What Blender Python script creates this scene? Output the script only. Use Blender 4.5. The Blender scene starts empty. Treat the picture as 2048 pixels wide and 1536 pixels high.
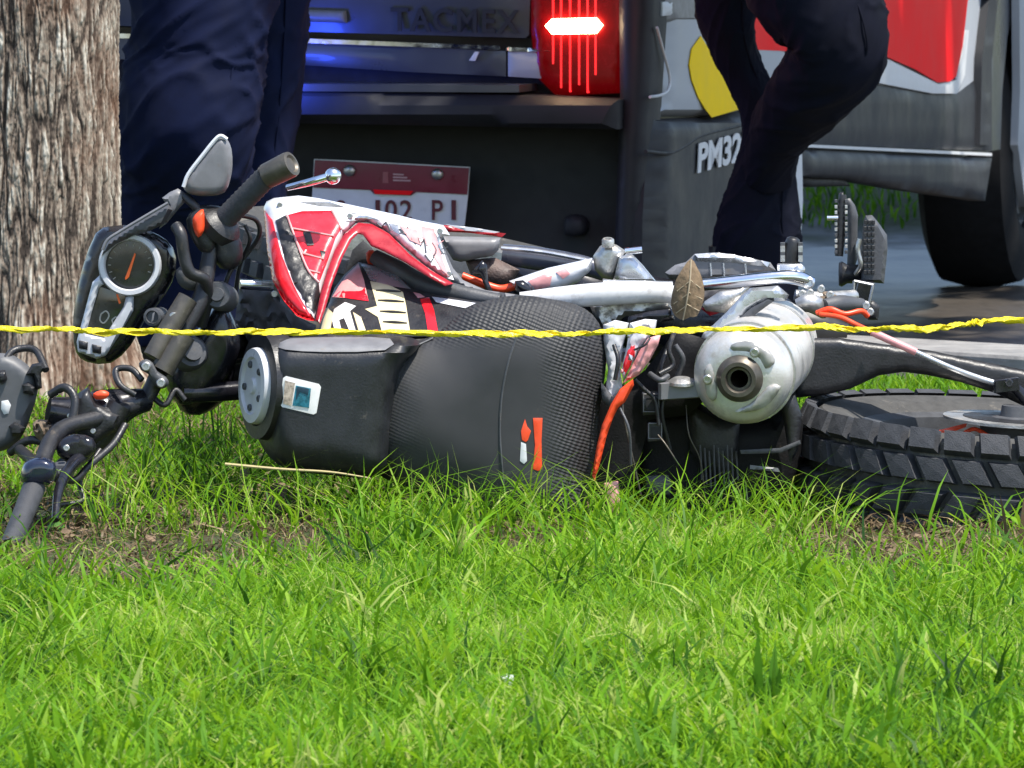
import bpy, math, random
import numpy as np
from mathutils import Vector, Matrix
from mathutils.geometry import delaunay_2d_cdt
random.seed(7); rng = np.random.default_rng(11)
sc = bpy.context.scene; COL = sc.collection
# ---------------------------------------------------------------- camera, sky, sun, exposure
F = 14630.0; H = 0.84; PITCH = 0.0645
cam = bpy.data.objects.new('camera', bpy.data.cameras.new('camera')); COL.objects.link(cam)
cam.location = (0, 0, H); cam.rotation_euler = (math.pi/2-PITCH, 0, 0)
cam.data.sensor_width = 36; cam.data.lens = F/2048*36
cam.data.clip_start = 0.5; cam.data.clip_end = 2000
cam.data.dof.use_dof = True; cam.data.dof.focus_distance = 10.0; cam.data.dof.aperture_fstop = 40
sc.camera = cam
SUN_EL, SUN_AZ = math.radians(66), math.radians(128)      # azimuth clockwise from +Y
w = bpy.data.worlds.new('World'); sc.world = w; w.use_nodes = True
nt = w.node_tree; bgn = nt.nodes['Background']; sky = nt.nodes.new('ShaderNodeTexSky')
sky.sky_type = 'NISHITA'; sky.sun_disc = False; sky.sun_elevation = SUN_EL; sky.sun_rotation = SUN_AZ
nt.links.new(sky.outputs[0], bgn.inputs[0]); bgn.inputs[1].default_value = 0.15
sl = bpy.data.lights.new('sun', 'SUN'); sl.energy = 4.3; sl.angle = math.radians(0.6); sl.color = (1, .95, .86)
so = bpy.data.objects.new('sun', sl); COL.objects.link(so)
sd = Vector((math.sin(SUN_AZ)*math.cos(SUN_EL), math.cos(SUN_AZ)*math.cos(SUN_EL), math.sin(SUN_EL)))
so.rotation_euler = sd.to_track_quat('Z', 'Y').to_euler(); so.location = (0, 0, 12)
sc.view_settings.view_transform = 'Standard'; sc.view_settings.look = 'None'
sc.view_settings.exposure = 0.92; sc.view_settings.gamma = 1
sc.view_settings.use_curve_mapping = False

# ---------------------------------------------------------------- geometry helpers
cP, sP = math.cos(PITCH), math.sin(PITCH)
def ray(px, py):
    x = (px-1024)/F; u = (768-py)/F
    return Vector((x, cP+u*sP, -sP+u*cP))
def P(px, py, Y):                      # point seen at a photo pixel, at a chosen real distance Y
    d = ray(px, py); return Vector((0, 0, H)) + d*(Y/d.y)
def G(px, py, z=0.0):
    d = ray(px, py); return Vector((0, 0, H)) + d*((z-H)/d.z)
def mpp(Y): return Y/F                 # metres per photo pixel
def fresh(name): return name
def top_loc(p):
    if p is None: return Vector((0, 0, 0))
    while p.parent: p = p.parent
    return Vector(p.location)
def thing(name, label, cat, loc=(0, 0, 0), group=None):
    o = bpy.data.objects.new(name, None); COL.objects.link(o); o.location = loc
    o.empty_display_size = .1; o['label'] = label; o['category'] = cat
    if group: o['group'] = group
    return o
def tag(o, label, cat, group=None):
    o['label'] = label; o['category'] = cat
    if group: o['group'] = group
    return o
def mk(name, V, Fc, mat, parent=None, smooth=True, ang=38, origin=None, kind=None):
    off = top_loc(parent) if origin is None else Vector(origin)
    me = bpy.data.meshes.new(name)
    me.from_pydata([tuple(Vector(v)-off) for v in V], [], [tuple(f) for f in Fc])
    me.update()
    if smooth:
        me.polygons.foreach_set('use_smooth', [True]*len(me.polygons)); me.set_sharp_from_angle(angle=math.radians(ang))
    for m in (mat if isinstance(mat, list) else [mat]): me.materials.append(m)
    o = bpy.data.objects.new(name, me); COL.objects.link(o)
    if parent: o.parent = parent
    elif origin is not None: o.location = origin
    if kind: o['kind'] = kind
    return o
class MB:                              # collects shapes into one mesh
    def __init__(s): s.V = []; s.F = []
    def add(s, V, Fc):
        n = len(s.V); s.V += [Vector(v) for v in V]; s.F += [[i+n for i in f] for f in Fc]; return s
    def build(s, name, mat, parent=None, **k): return mk(name, s.V, s.F, mat, parent, **k)
def frame(d):
    d = Vector(d).normalized(); a = Vector((0, 0, 1)) if abs(d.z) < .9 else Vector((1, 0, 0))
    u = d.cross(a).normalized(); return d, u, u.cross(d).normalized()
def crom(pts, n):                      # catmull-rom through points (any dimension)
    p = [np.array(q, float) for q in pts]
    if len(p) < 3: return [p[0]+(p[1]-p[0])*i/n for i in range(n+1)]
    p = [2*p[0]-p[1]]+p+[2*p[-1]-p[-2]]; out = []
    for i in range(1, len(p)-2):
        for k in range(n):
            t = k/n; a, b, c, d = p[i-1:i+3]
            out.append(.5*((2*b)+(c-a)*t+(2*a-5*b+4*c-d)*t*t+(3*b-a-3*c+d)*t**3))
    out.append(p[-2]); return out
def tube_g(pts, rad, seg=14, n=1, cap=True, flat=1.0, wob=None, ref=None):
    """swept tube; rad scalar or per point; n>1 smooths; wob(i,a) radius factor"""
    if not hasattr(rad, '__len__'): rad = [rad]*len(pts)
    q = [tuple(p)+(r,) for p, r in zip(pts, rad)]
    q = crom(q, n) if n > 1 else [np.array(x) for x in q]
    C = [Vector(x[:3]) for x in q]; R = [x[3] for x in q]
    V = []; Fc = []; u = None
    for i, c in enumerate(C):
        d = (C[min(i+1, len(C)-1)]-C[max(i-1, 0)]).normalized()
        if u is None: u = frame(d)[1] if ref is None else Vector(ref)
        u = (u-d*u.dot(d)).normalized(); v = d.cross(u)
        for k in range(seg):
            a = 2*math.pi*k/seg; r = R[i]*(wob(i/(len(C)-1), a) if wob else 1)
            V.append(c+u*(r*math.cos(a))+v*(r*flat*math.sin(a)))
    for i in range(len(C)-1):
        for k in range(seg):
            k2 = (k+1) % seg; Fc.append((i*seg+k, i*seg+k2, (i+1)*seg+k2, (i+1)*seg+k))
    if cap:
        Fc.append(tuple(range(seg))[::-1]); Fc.append(tuple((len(C)-1)*seg+k for k in range(seg)))
    return V, Fc
def lathe_g(base, axis, prof, seg=28, sx=1.0, sy=1.0, ref=None):     # prof: (distance along axis, radius)
    d, u, v = frame(axis)
    if ref is not None: u = (Vector(ref)-d*Vector(ref).dot(d)).normalized(); v = d.cross(u)
    V = []; Fc = []
    for (h, r) in prof:
        for k in range(seg):
            a = 2*math.pi*k/seg; V.append(Vector(base)+d*h+u*(r*sx*math.cos(a))+v*(r*sy*math.sin(a)))
    for i in range(len(prof)-1):
        for k in range(seg):
            k2 = (k+1) % seg; Fc.append((i*seg+k, (i+1)*seg+k, (i+1)*seg+k2, i*seg+k2))
    Fc.append(tuple(range(seg))); Fc.append(tuple((len(prof)-1)*seg+k for k in range(seg))[::-1])
    return V, Fc
def ring_g(center, axis, prof, seg=48, ref=None, close=True):        # closed profile revolved: (radius, height)
    d, u, v = frame(axis); V = []; Fc = []; n = len(prof)
    for k in range(seg):
        a = 2*math.pi*k/seg; e = u*math.cos(a)+v*math.sin(a)
        for (r, h) in prof: V.append(Vector(center)+e*r+d*h)
    for k in range(seg):
        k2 = (k+1) % seg
        for i in range(n if close else n-1):
            i2 = (i+1) % n; Fc.append((k*n+i, k2*n+i, k2*n+i2, k*n+i2))
    return V, Fc
def box_g(c, ax, ay, az, bev=.12):     # box from half-axis vectors with chamfered vertical edges
    c, ax, ay, az = map(Vector, (c, ax, ay, az)); t = 1-bev; V = []
    sq = [(-t, -1), (t, -1), (1, -t), (1, t), (t, 1), (-t, 1), (-1, t), (-1, -t)]
    lv = [(-1, .93), (-t, 1), (t, 1), (1, .93)]
    for (h, s) in lv:
        for (x, y) in sq: V.append(c+ax*x*s+ay*y*s+az*h)
    Fc = [tuple(range(8))[::-1], tuple(range(24, 32))]
    for i in range(3):
        for k in range(8): Fc.append((i*8+k, i*8+(k+1) % 8, (i+1)*8+(k+1) % 8, (i+1)*8+k))
    return V, Fc
def ball_g(c, r, seg=14, rings=9, s=(1, 1, 1)):
    prof = [(-math.cos(math.pi*i/rings), max(.02, math.sin(math.pi*i/rings))) for i in range(rings+1)]
    V, Fc = lathe_g((0, 0, 0), (0, 0, 1), prof, seg)
    return [Vector((v.x*s[0], v.y*s[1], v.z*s[2]))*r+Vector(c) for v in V], Fc
# traced outline -> thick, domed shell on a real surface
def depth_map(depth):
    if not callable(depth): d0 = depth; depth = lambda x, y: d0
    return lambda x, y, h: P(x, y, depth(x, y)-h)
def lin(x0, y0, d0, x1, y1, d1):       # depth varying linearly along a pixel direction
    L = (x1-x0)**2+(y1-y0)**2
    return lambda x, y: d0+(d1-d0)*((x-x0)*(x1-x0)+(y-y0)*(y1-y0))/L
def plane_map(o, n):
    o = Vector(o); n = Vector(n).normalized()
    def f(x, y, h):
        d = ray(x, y); c = Vector((0, 0, H)); return c+d*((o-c).dot(n)/d.dot(n))+n*h
    return f
def smooth_poly(pts, k):
    if k <= 1: return [np.array(p, float) for p in pts]
    p = [np.array(q, float) for q in pts]; n = len(p); out = []
    for i in range(n):
        a, b, c, d = p[i-1], p[i], p[(i+1) % n], p[(i+2) % n]
        for j in range(k):
            t = j/k; out.append(.5*((2*b)+(c-a)*t+(2*a-5*b+4*c-d)*t*t+(3*b-a-3*c+d)*t**3))
    return out
class Shell:
    def __init__(s, pts, mp, thick=.01, bulge=.004, rw=None, sm=1, step=None, rough=0.0):
        s.poly = np.array(smooth_poly(pts, sm)); s.mp = mp; s.thick = thick; s.bulge = bulge
        sz = s.poly.max(0)-s.poly.min(0)
        s.rw = rw or max(3.0, .5*min(sz)); s.step = step or max(5.0, min(sz)/7); s.rough = rough
    def dist(s, q):
        a = s.poly; b = np.roll(a, -1, 0); ab = b-a; q = np.asarray(q, float).reshape(-1, 1, 2)
        t = np.clip(((q-a)*ab).sum(2)/np.maximum((ab*ab).sum(1), 1e-9), 0, 1)
        return np.sqrt((((a+t[..., None]*ab)-q)**2).sum(2).min(1))
    def hgt(s, q):
        t = np.clip(s.dist(q)/s.rw, 0, 1); return s.bulge*np.sqrt(np.maximum(0, 1-(1-t)**2))
    def front(s, x, y, h=0.0): return s.mp(x, y, float(s.hgt([(x, y)])[0])+h)
    def on(s, lift=.0012):              # map for graphics lying on this surface
        return lambda x, y, h: s.front(x, y, h+lift)
    def geo(s):
        lo, hi = s.poly.min(0), s.poly.max(0); st = s.step; pl = s.poly; out = []
        n = len(pl)                     # refine boundary
        for i in range(n):
            a, b = pl[i], pl[(i+1) % n]; m = max(1, int(np.hypot(*(b-a))/(st*1.3)))
            for k in range(m): out.append(a+(b-a)*k/m)
        nb = len(out)
        gx, gy = np.meshgrid(np.arange(lo[0]+st/2, hi[0], st), np.arange(lo[1]+st/2, hi[1], st))
        gx = gx+(np.arange(gx.shape[0]) % 2)[:, None]*st*.5
        q = np.stack([gx.ravel(), gy.ravel()], 1)
        x, y = q[:, 0], q[:, 1]; ins = np.zeros(len(q), bool); j = n-1
        for i in range(n):
            xi, yi = pl[i]; xj, yj = pl[j]
            c = ((yi > y) != (yj > y)) & (x < (xj-xi)*(y-yi)/((yj-yi) or 1e-9)+xi); ins ^= c; j = i
        q = q[ins]
        if len(q): q = q[s.dist(q) > st*.45]
        pts = [Vector((float(a[0]), float(a[1]))) for a in out]+[Vector((float(a[0]), float(a[1]))) for a in q]
        r = delaunay_2d_cdt(pts, [(i, (i+1) % nb) for i in range(nb)], [], 1, 1e-4)
        vv, ff = r[0], r[2]; hh = s.hgt([(v.x, v.y) for v in vv])
        if s.rough: hh = hh+rng.normal(0, s.rough, len(hh))
        N = len(vv)
        V = [s.mp(v.x, v.y, float(h)) for v, h in zip(vv, hh)]+[s.mp(v.x, v.y, -s.thick) for v in vv]
        Fc = []; ed = {}
        for f in ff:
            f = list(f); area = sum(vv[f[k]].x*vv[f[(k+1) % 3]].y-vv[f[(k+1) % 3]].x*vv[f[k]].y for k in range(3))
            if area > 0: f = f[::-1]
            Fc.append(f); Fc.append([i+N for i in f[::-1]])
            for k in range(3):
                e = (f[k], f[(k+1) % 3]); ed[e] = 1
        for (a, b) in ed:
            if (b, a) not in ed: Fc.append([b, a, a+N, b+N])
        return V, Fc
    def build(s, name, mat, parent, **k):
        V, Fc = s.geo(); k.setdefault('ang', 50); return mk(name, V, Fc, mat, parent, **k)
def shell(name, pts, mp, mat, parent, thick=.01, bulge=.004, rw=None, sm=1, step=None, rough=0, **k):
    if not callable(mp) or mp.__code__.co_argcount == 2: mp = depth_map(mp)
    s = Shell(pts, mp, thick, bulge, rw, sm, step, rough); s.obj = s.build(name, mat, parent, **k); return s
def ell(cx, cy, rx, ry, n=28, rot=0):
    c, s_ = math.cos(rot), math.sin(rot)
    return [(cx+rx*math.cos(a)*c-ry*math.sin(a)*s_, cy+rx*math.cos(a)*s_+ry*math.sin(a)*c) for a in [2*math.pi*i/n for i in range(n)]]
def rodp(name, a, b, r, mat, parent, seg=14, **k):   # rod between two (px,py,Y)
    V, Fc = tube_g([P(*a), P(*b)], r, seg); return mk(name, V, Fc, mat, parent, **k)
def hose(name, pts, r, mat, parent, n=6, seg=10, **k):
    V, Fc = tube_g([P(*p) for p in pts], r, seg, n); return mk(name, V, Fc, mat, parent, **k)
def bolt_g(p, d, r, h=None):
    h = h or r*.7; return lathe_g(p, d, [(-h*.5, r), (h*.6, r), (h*.9, r*.8), (h*.9, r*.5), (h*.45, r*.42)], 10)
TOCAM = Vector((0, -1, .06)).normalized()
def text_obj(body, name, mat, parent, corner, right, up, width, height, depth=.002, bold=0.0, shear=0, spacing=1.0):
    cu = bpy.data.curves.new(name, 'FONT'); cu.body = body; cu.extrude = .06; cu.offset = bold; cu.shear = shear; cu.space_character = spacing
    t = bpy.data.objects.new(name, cu); COL.objects.link(t); bpy.context.view_layer.update()
    me = t.evaluated_get(bpy.context.evaluated_depsgraph_get()).to_mesh()
    V = np.array([v.co[:] for v in me.vertices]); Fc = [list(p.vertices) for p in me.polygons]
    bpy.data.objects.remove(t)
    lo, hi = V.min(0), V.max(0); V = (V-lo)/np.maximum(hi-lo, 1e-6)
    right = Vector(right).normalized(); up = Vector(up).normalized(); nrm = right.cross(up)
    W = [Vector(corner)+right*(v[0]*width)+up*(v[1]*height)+nrm*(v[2]*depth) for v in V]
    return mk(name, W, Fc, mat, parent, smooth=False)

# ---------------------------------------------------------------- material helper
def lk(t, a, b): t.links.new(a, b)
def M(name, col, rough=.5, metal=0, var=.12, vs=40, bump=0, bs=300, dirt=None, coat=0, emit=None, spec=None, stretch=None, rv=.1):
    m = bpy.data.materials.new(name); m.use_nodes = True; t = m.node_tree; b = t.nodes['Principled BSDF']
    tc = t.nodes.new('ShaderNodeTexCoord'); co = tc.outputs['Object']
    if stretch:
        mp = t.nodes.new('ShaderNodeMapping'); mp.inputs['Scale'].default_value = stretch; lk(t, co, mp.inputs[0]); co = mp.outputs[0]
    n = t.nodes.new('ShaderNodeTexNoise'); n.inputs['Scale'].default_value = vs; n.inputs['Detail'].default_value = 5; n.inputs['Roughness'].default_value = .65
    lk(t, co, n.inputs['Vector'])
    mr = t.nodes.new('ShaderNodeMapRange'); mr.inputs[1].default_value = .3; mr.inputs[2].default_value = .7
    mr.inputs[3].default_value = 1-var; mr.inputs[4].default_value = 1+var; lk(t, n.outputs[0], mr.inputs[0])
    mx = t.nodes.new('ShaderNodeMix'); mx.data_type = 'RGBA'; mx.blend_type = 'MULTIPLY'; mx.inputs[0].default_value = 1
    mx.inputs[6].default_value = (*col, 1); lk(t, mr.outputs[0], mx.inputs[7]); out = mx.outputs[2]
    rr = t.nodes.new('ShaderNodeMapRange'); rr.inputs[1].default_value = .3; rr.inputs[2].default_value = .7
    rr.inputs[3].default_value = max(.02, rough-rv); rr.inputs[4].default_value = min(1, rough+rv); lk(t, n.outputs[0], rr.inputs[0]); ro = rr.outputs[0]
    if dirt:
        dc, amt, ds = dirt
        n2 = t.nodes.new('ShaderNodeTexNoise'); n2.inputs['Scale'].default_value = ds; n2.inputs['Detail'].default_value = 9; n2.inputs['Roughness'].default_value = .72
        lk(t, tc.outputs['Object'], n2.inputs['Vector'])
        r2 = t.nodes.new('ShaderNodeMapRange'); r2.inputs[1].default_value = .68-amt*.3; r2.inputs[2].default_value = .82-amt*.25
        r2.inputs[4].default_value = .7; lk(t, n2.outputs[0], r2.inputs[0])
        m2 = t.nodes.new('ShaderNodeMix'); m2.data_type = 'RGBA'; m2.inputs[7].default_value = (*dc, 1)
        lk(t, out, m2.inputs[6]); lk(t, r2.outputs[0], m2.inputs[0]); out = m2.outputs[2]
        m3 = t.nodes.new('ShaderNodeMix'); m3.data_type = 'FLOAT'; m3.inputs[3].default_value = .85
        lk(t, r2.outputs[0], m3.inputs[0]); lk(t, ro, m3.inputs[2]); ro = m3.outputs[0]
    lk(t, out, b.inputs['Base Color']); lk(t, ro, b.inputs['Roughness']); b.inputs['Metallic'].default_value = metal
    if spec is not None: b.inputs['Specular IOR Level'].default_value = spec
    if coat: b.inputs['Coat Weight'].default_value = coat; b.inputs['Coat Roughness'].default_value = .08
    if bump:
        n3 = t.nodes.new('ShaderNodeTexNoise'); n3.inputs['Scale'].default_value = bs; n3.inputs['Detail'].default_value = 4; lk(t, co, n3.inputs['Vector'])
        bp = t.nodes.new('ShaderNodeBump'); bp.inputs['Strength'].default_value = bump; bp.inputs['Distance'].default_value = .002
        lk(t, n3.outputs[0], bp.inputs['Height']); lk(t, bp.outputs[0], b.inputs['Normal'])
    if emit: b.inputs['Emission Color'].default_value = (*emit[0], 1); b.inputs['Emission Strength'].default_value = emit[1]
    return m
MUD = (.17, .13, .09); DUST = (.30, .26, .20)
black = M('black_plastic', (.016, .016, .018), .42, var=.3, bump=.25, dirt=(MUD, .25, 30))
gloss = M('gloss_black', (.012, .012, .016), .2, var=.3, dirt=(MUD, .15, 40))
rubber = M('rubber', (.032, .034, .040), .7, var=.35, vs=60, bump=.4, bs=500, dirt=(DUST, .12, 22))
tyrewall = M('tyre_wall', (.045, .044, .042), .75, var=.35, vs=50, bump=.3, dirt=(DUST, .35, 15))
dgrey = M('dark_grey_plastic', (.06, .062, .068), .5, var=.2, bump=.2, dirt=(MUD, .25, 25))
grey = M('grey_plastic', (.155, .155, .165), .45, var=.15, dirt=(MUD, .25, 30))
silver = M('silver_paint', (.52, .53, .55), .3, .75, var=.12, dirt=(MUD, .2, 35))
chrome = M('chrome', (.75, .76, .8), .14, 1, var=.08, dirt=(MUD, .12, 40))
alu = M('dirty_alloy', (.5, .49, .47), .38, .8, var=.2, bump=.3, dirt=(MUD, .5, 28))
muffm = M('silencer_alloy', (.62, .60, .57), .36, .55, var=.14, vs=18, bump=.15, dirt=((.30, .27, .23), .55, 16))
white = M('white_plastic', (.62, .62, .65), .22, var=.06, dirt=(MUD, .12, 35), coat=.4)
red = M('red_plastic', (.62, .012, .02), .25, var=.15, dirt=(MUD, .12, 35), coat=.4)
redg = M('red_graphic', (.72, .015, .03), .2, var=.2, vs=60, coat=.5)
dred = M('deep_red_plastic', (.34, .012, .022), .3, var=.2, dirt=(MUD, .12, 30))
orange = M('orange_plastic', (.85, .075, .02), .4, var=.15, dirt=(MUD, .15, 60))
cream = M('cream_graphic', (.66, .58, .36), .4, var=.1, dirt=(MUD, .1, 40))
pink = M('pale_pink_graphic', (.62, .28, .28), .35, var=.2, dirt=(MUD, .12, 60))
mudm = M('dried_mud', (.15, .11, .075), .95, var=.4, vs=60, bump=1, bs=120)
palebez = M('pale_bezel', (.50, .51, .54), .35, var=.08, dirt=(MUD, .2, 40))
screw = M('bolt_metal', (.45, .44, .42), .35, .9, var=.2)
gun = M('dusty_steel_tube', (.11, .097, .08), .45, .6, var=.25, dirt=(DUST, .4, 25))

def seat_mat():
    m = M('seat_vinyl', (.030, .030, .032), .6, var=.2, vs=14, dirt=(DUST, .12, 10)); t = m.node_tree; b = t.nodes['Principled BSDF']
    tc = t.nodes.new('ShaderNodeTexCoord'); at = t.nodes.new('ShaderNodeAttribute'); at.attribute_name = 'mesh_zone'
    mp = t.nodes.new('ShaderNodeMapping'); mp.inputs['Rotation'].default_value = (0, math.radians(-22), 0); lk(t, tc.outputs['Object'], mp.inputs[0])
    wv = []
    for ax in ('X', 'Z'):
        wn = t.nodes.new('ShaderNodeTexWave'); wn.bands_direction = ax; wn.inputs['Scale'].default_value = 46 if ax == 'X' else 70
        wn.inputs['Distortion'].default_value = 2.2; wn.inputs['Detail Scale'].default_value = .6; lk(t, mp.outputs[0], wn.inputs[0]); wv.append(wn.outputs['Fac'])
    mu = t.nodes.new('ShaderNodeMath'); mu.operation = 'MULTIPLY_ADD'; lk(t, wv[0], mu.inputs[0]); mu.inputs[1].default_value = .6
    sc2 = t.nodes.new('ShaderNodeMath'); sc2.operation = 'MULTIPLY'; lk(t, wv[1], sc2.inputs[0]); sc2.inputs[1].default_value = .5; lk(t, sc2.outputs[0], mu.inputs[2])
    m2 = t.nodes.new('ShaderNodeMath'); m2.operation = 'MULTIPLY'; lk(t, mu.outputs[0], m2.inputs[0]); lk(t, at.outputs['Fac'], m2.inputs[1])
    bp = t.nodes.new('ShaderNodeBump'); bp.inputs['Strength'].default_value = .55; bp.inputs['Distance'].default_value = .003
    lk(t, m2.outputs[0], bp.inputs['Height']); lk(t, bp.outputs[0], b.inputs['Normal'])
    return m
seatm = seat_mat()
def grass_mat(name, stops, trans=.45):
    m = bpy.data.materials.new(name); m.use_nodes = True; t = m.node_tree; t.nodes.remove(t.nodes['Principled BSDF'])
    at = t.nodes.new('ShaderNodeAttribute'); at.attribute_name = 'tone'
    r = t.nodes.new('ShaderNodeValToRGB'); e = r.color_ramp.elements
    for i, (p, c) in enumerate(stops):
        q = e[i] if i < 2 else e.new(p); q.position = p; q.color = (*c, 1)
    lk(t, at.outputs['Fac'], r.inputs[0])
    d = t.nodes.new('ShaderNodeBsdfPrincipled'); d.inputs['Roughness'].default_value = .5; d.inputs['Specular IOR Level'].default_value = .18
    tr = t.nodes.new('ShaderNodeBsdfTranslucent'); mx = t.nodes.new('ShaderNodeMixShader'); mx.inputs[0].default_value = trans
    g = t.nodes.new('ShaderNodeHueSaturation'); g.inputs['Value'].default_value = 1.35; g.inputs['Hue'].default_value = .485
    lk(t, r.outputs[0], d.inputs['Base Color']); lk(t, r.outputs[0], g.inputs['Color']); lk(t, g.outputs[0], tr.inputs['Color'])
    lk(t, d.outputs[0], mx.inputs[1]); lk(t, tr.outputs[0], mx.inputs[2]); lk(t, mx.outputs[0], t.nodes['Material Output'].inputs[0])
    return m
grassm = grass_mat('grass_blades', [(0, (.014, .055, .006)), (.3, (.062, .172, .008)), (.62, (.128, .292, .008)), (.9, (.24, .42, .025)), (1, (.38, .46, .12))])
strawm = grass_mat('dry_straw', [(0, (.045, .028, .015)), (.5, (.10, .068, .036)), (1, (.26, .20, .11))], .15)

# ---------------------------------------------------------------- ground
def sstep(a, b, x): t = min(1, max(0, (x-a)/(b-a))); return t*t*(3-2*t)
def gz(x, y):                          # lawn, then a shallow fall to the dirt track, then the far lawn
    return -.13*sstep(14.0, 14.8, y)+.12*sstep(21.2, 22.4, y)+.012*math.sin(x*3.1+y*1.3)*math.sin(y*2.3)*(1 if y < 14 else .3)
def ground():
    xs = [-400, -60, -12, -4]+[(-2.4+.1*i) for i in range(49)]+[4, 12, 60, 400]
    ys = [-50, 2, 5]+[6+.1*i for i in range(170)]+[24, 27, 32, 45, 80, 200, 900]
    V = [(x, y, gz(x, y)+(0 if abs(x) > 2.5 or y > 23 else random.uniform(-.006, .006))) for y in ys for x in xs]; n = len(xs)
    Fc = [(j*n+i, j*n+i+1, (j+1)*n+i+1, (j+1)*n+i) for j in range(len(ys)-1) for i in range(n-1)]
    m = bpy.data.materials.new('soil_and_turf'); m.use_nodes = True; t = m.node_tree; b = t.nodes['Principled BSDF']; b.inputs['Roughness'].default_value = .95
    tc = t.nodes.new('ShaderNodeTexCoord')
    n1 = t.nodes.new('ShaderNodeTexNoise'); n1.inputs['Scale'].default_value = 22; n1.inputs['Detail'].default_value = 8; lk(t, tc.outputs['Object'], n1.inputs[0])
    n2 = t.nodes.new('ShaderNodeTexNoise'); n2.inputs['Scale'].default_value = 2.5; n2.inputs['Detail'].default_value = 6; lk(t, tc.outputs['Object'], n2.inputs[0])
    c1 = t.nodes.new('ShaderNodeValToRGB'); c1.color_ramp.elements[0].color = (.020, .017, .014, 1); c1.color_ramp.elements[1].color = (.095, .080, .066, 1); lk(t, n1.outputs[0], c1.inputs[0])
    c2 = t.nodes.new('ShaderNodeValToRGB'); c2.color_ramp.elements[0].color = (.022, .026, .010, 1); c2.color_ramp.elements[1].color = (.055, .07, .02, 1); lk(t, n1.outputs[0], c2.inputs[0])
    sp = t.nodes.new('ShaderNodeSeparateXYZ'); lk(t, tc.outputs['Object'], sp.inputs[0])
    ad = t.nodes.new('ShaderNodeMath'); ad.operation = 'MULTIPLY_ADD'; lk(t, n2.outputs[0], ad.inputs[0]); ad.inputs[1].default_value = 2.0; lk(t, sp.outputs[1], ad.inputs[2])
    a = t.nodes.new('ShaderNodeMapRange'); a.inputs[1].default_value = 14.2; a.inputs[2].default_value = 14.6; lk(t, ad.outputs[0], a.inputs[0])
    bq = t.nodes.new('ShaderNodeMapRange'); bq.inputs[1].default_value = 22.2; bq.inputs[2].default_value = 22.8; lk(t, ad.outputs[0], bq.inputs[0])
    su = t.nodes.new('ShaderNodeMath'); su.operation = 'SUBTRACT'; lk(t, a.outputs[0], su.inputs[0]); lk(t, bq.outputs[0], su.inputs[1])
    mx = t.nodes.new('ShaderNodeMix'); mx.data_type = 'RGBA'; lk(t, su.outputs[0], mx.inputs[0]); lk(t, c2.outputs[0], mx.inputs[6]); lk(t, c1.outputs[0], mx.inputs[7])
    lk(t, mx.outputs[2], b.inputs['Base Color'])
    wr_ = t.nodes.new('ShaderNodeMapRange'); wr_.inputs[3].default_value = .95; wr_.inputs[4].default_value = .42; lk(t, su.outputs[0], wr_.inputs[0]); lk(t, wr_.outputs[0], b.inputs['Roughness'])
    bp = t.nodes.new('ShaderNodeBump'); bp.inputs['Strength'].default_value = .5; bp.inputs['Distance'].default_value = .008; lk(t, n1.outputs[0], bp.inputs['Height']); lk(t, bp.outputs[0], b.inputs['Normal'])
    mk('ground', V, Fc, m, None, kind='structure')
ground()

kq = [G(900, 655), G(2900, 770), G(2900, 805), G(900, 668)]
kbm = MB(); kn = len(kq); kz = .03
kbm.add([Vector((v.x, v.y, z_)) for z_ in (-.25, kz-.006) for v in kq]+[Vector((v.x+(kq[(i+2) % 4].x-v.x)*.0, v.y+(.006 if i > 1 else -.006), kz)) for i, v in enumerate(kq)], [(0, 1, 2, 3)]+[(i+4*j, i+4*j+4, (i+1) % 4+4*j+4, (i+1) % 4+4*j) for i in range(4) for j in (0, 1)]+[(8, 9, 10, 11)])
kbm.build('glare_strip', M('glare_strip_pale', (.24, .235, .225), .6, var=.3, vs=14, bump=.8, bs=90, dirt=((.12, .09, .06), .2, 7)), None, kind='structure', smooth=False)  # added pale strip standing in for glare on the wet dirt verge
# ---------------------------------------------------------------- pickup truck
ROAD = -.13
truckgrey = M('truck_dark_cladding', (.022, .023, .027), .55, var=.12, vs=8, bump=.15, bs=400, spec=.25)
trucksilver = M('truck_silver_paint', (.36, .38, .41), .5, 0, var=.05, vs=6, spec=.2)
truckbody = M('truck_charcoal_paint', (.05, .054, .066), .35, .1, var=.06, vs=6, coat=.3)
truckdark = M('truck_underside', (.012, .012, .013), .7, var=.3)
truckred = M('truck_red_decal', (.86, .010, .014), .6, var=.05, vs=5, spec=.08)
truckwhite = M('truck_pale_band', (.6, .61, .62), .5, var=.06, spec=.15)
truckyellow = M('truck_yellow_decal', (.9, .60, .006), .6, var=.05, vs=8, spec=.08)
lensred = M('tail_lamp_red_lens', (.12, .001, .002), .25, var=.3, vs=30, spec=.2, emit=((1, .004, .010), .035))
ribred = M('tail_lamp_bright_rib', (.6, .01, .01), .15, emit=((1, .02, .025), 1.0))
hot = M('lit_lamp_core', (1, .9, .7), .3, emit=((1, .72, .42), 14))
lensgrey = M('clear_lens', (.22, .22, .22), .5, var=.3, vs=50, spec=.15)
TH = math.radians(13); fw = Vector((math.sin(TH), math.cos(TH), 0)); rt = Vector((math.cos(TH), -math.sin(TH), 0)); UP = Vector((0, 0, 1))
corner = Vector(((1300-1024)/F*14.2, 14.2, ROAD))
def T(x, s, z): return corner+rt*x+fw*s+UP*z          # x right of the right side, s forward of the tailgate, z above the road
truck = thing('pickup_truck', 'dark grey police pickup with red and yellow livery and lit tail lamp', 'pickup truck', T(-.9, 2.6, 0))
rear = plane_map(T(0, 0, 0), -fw); side = plane_map(T(0, 0, 0), rt)
def rearat(off): return plane_map(T(0, off, 0), -fw)
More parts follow.
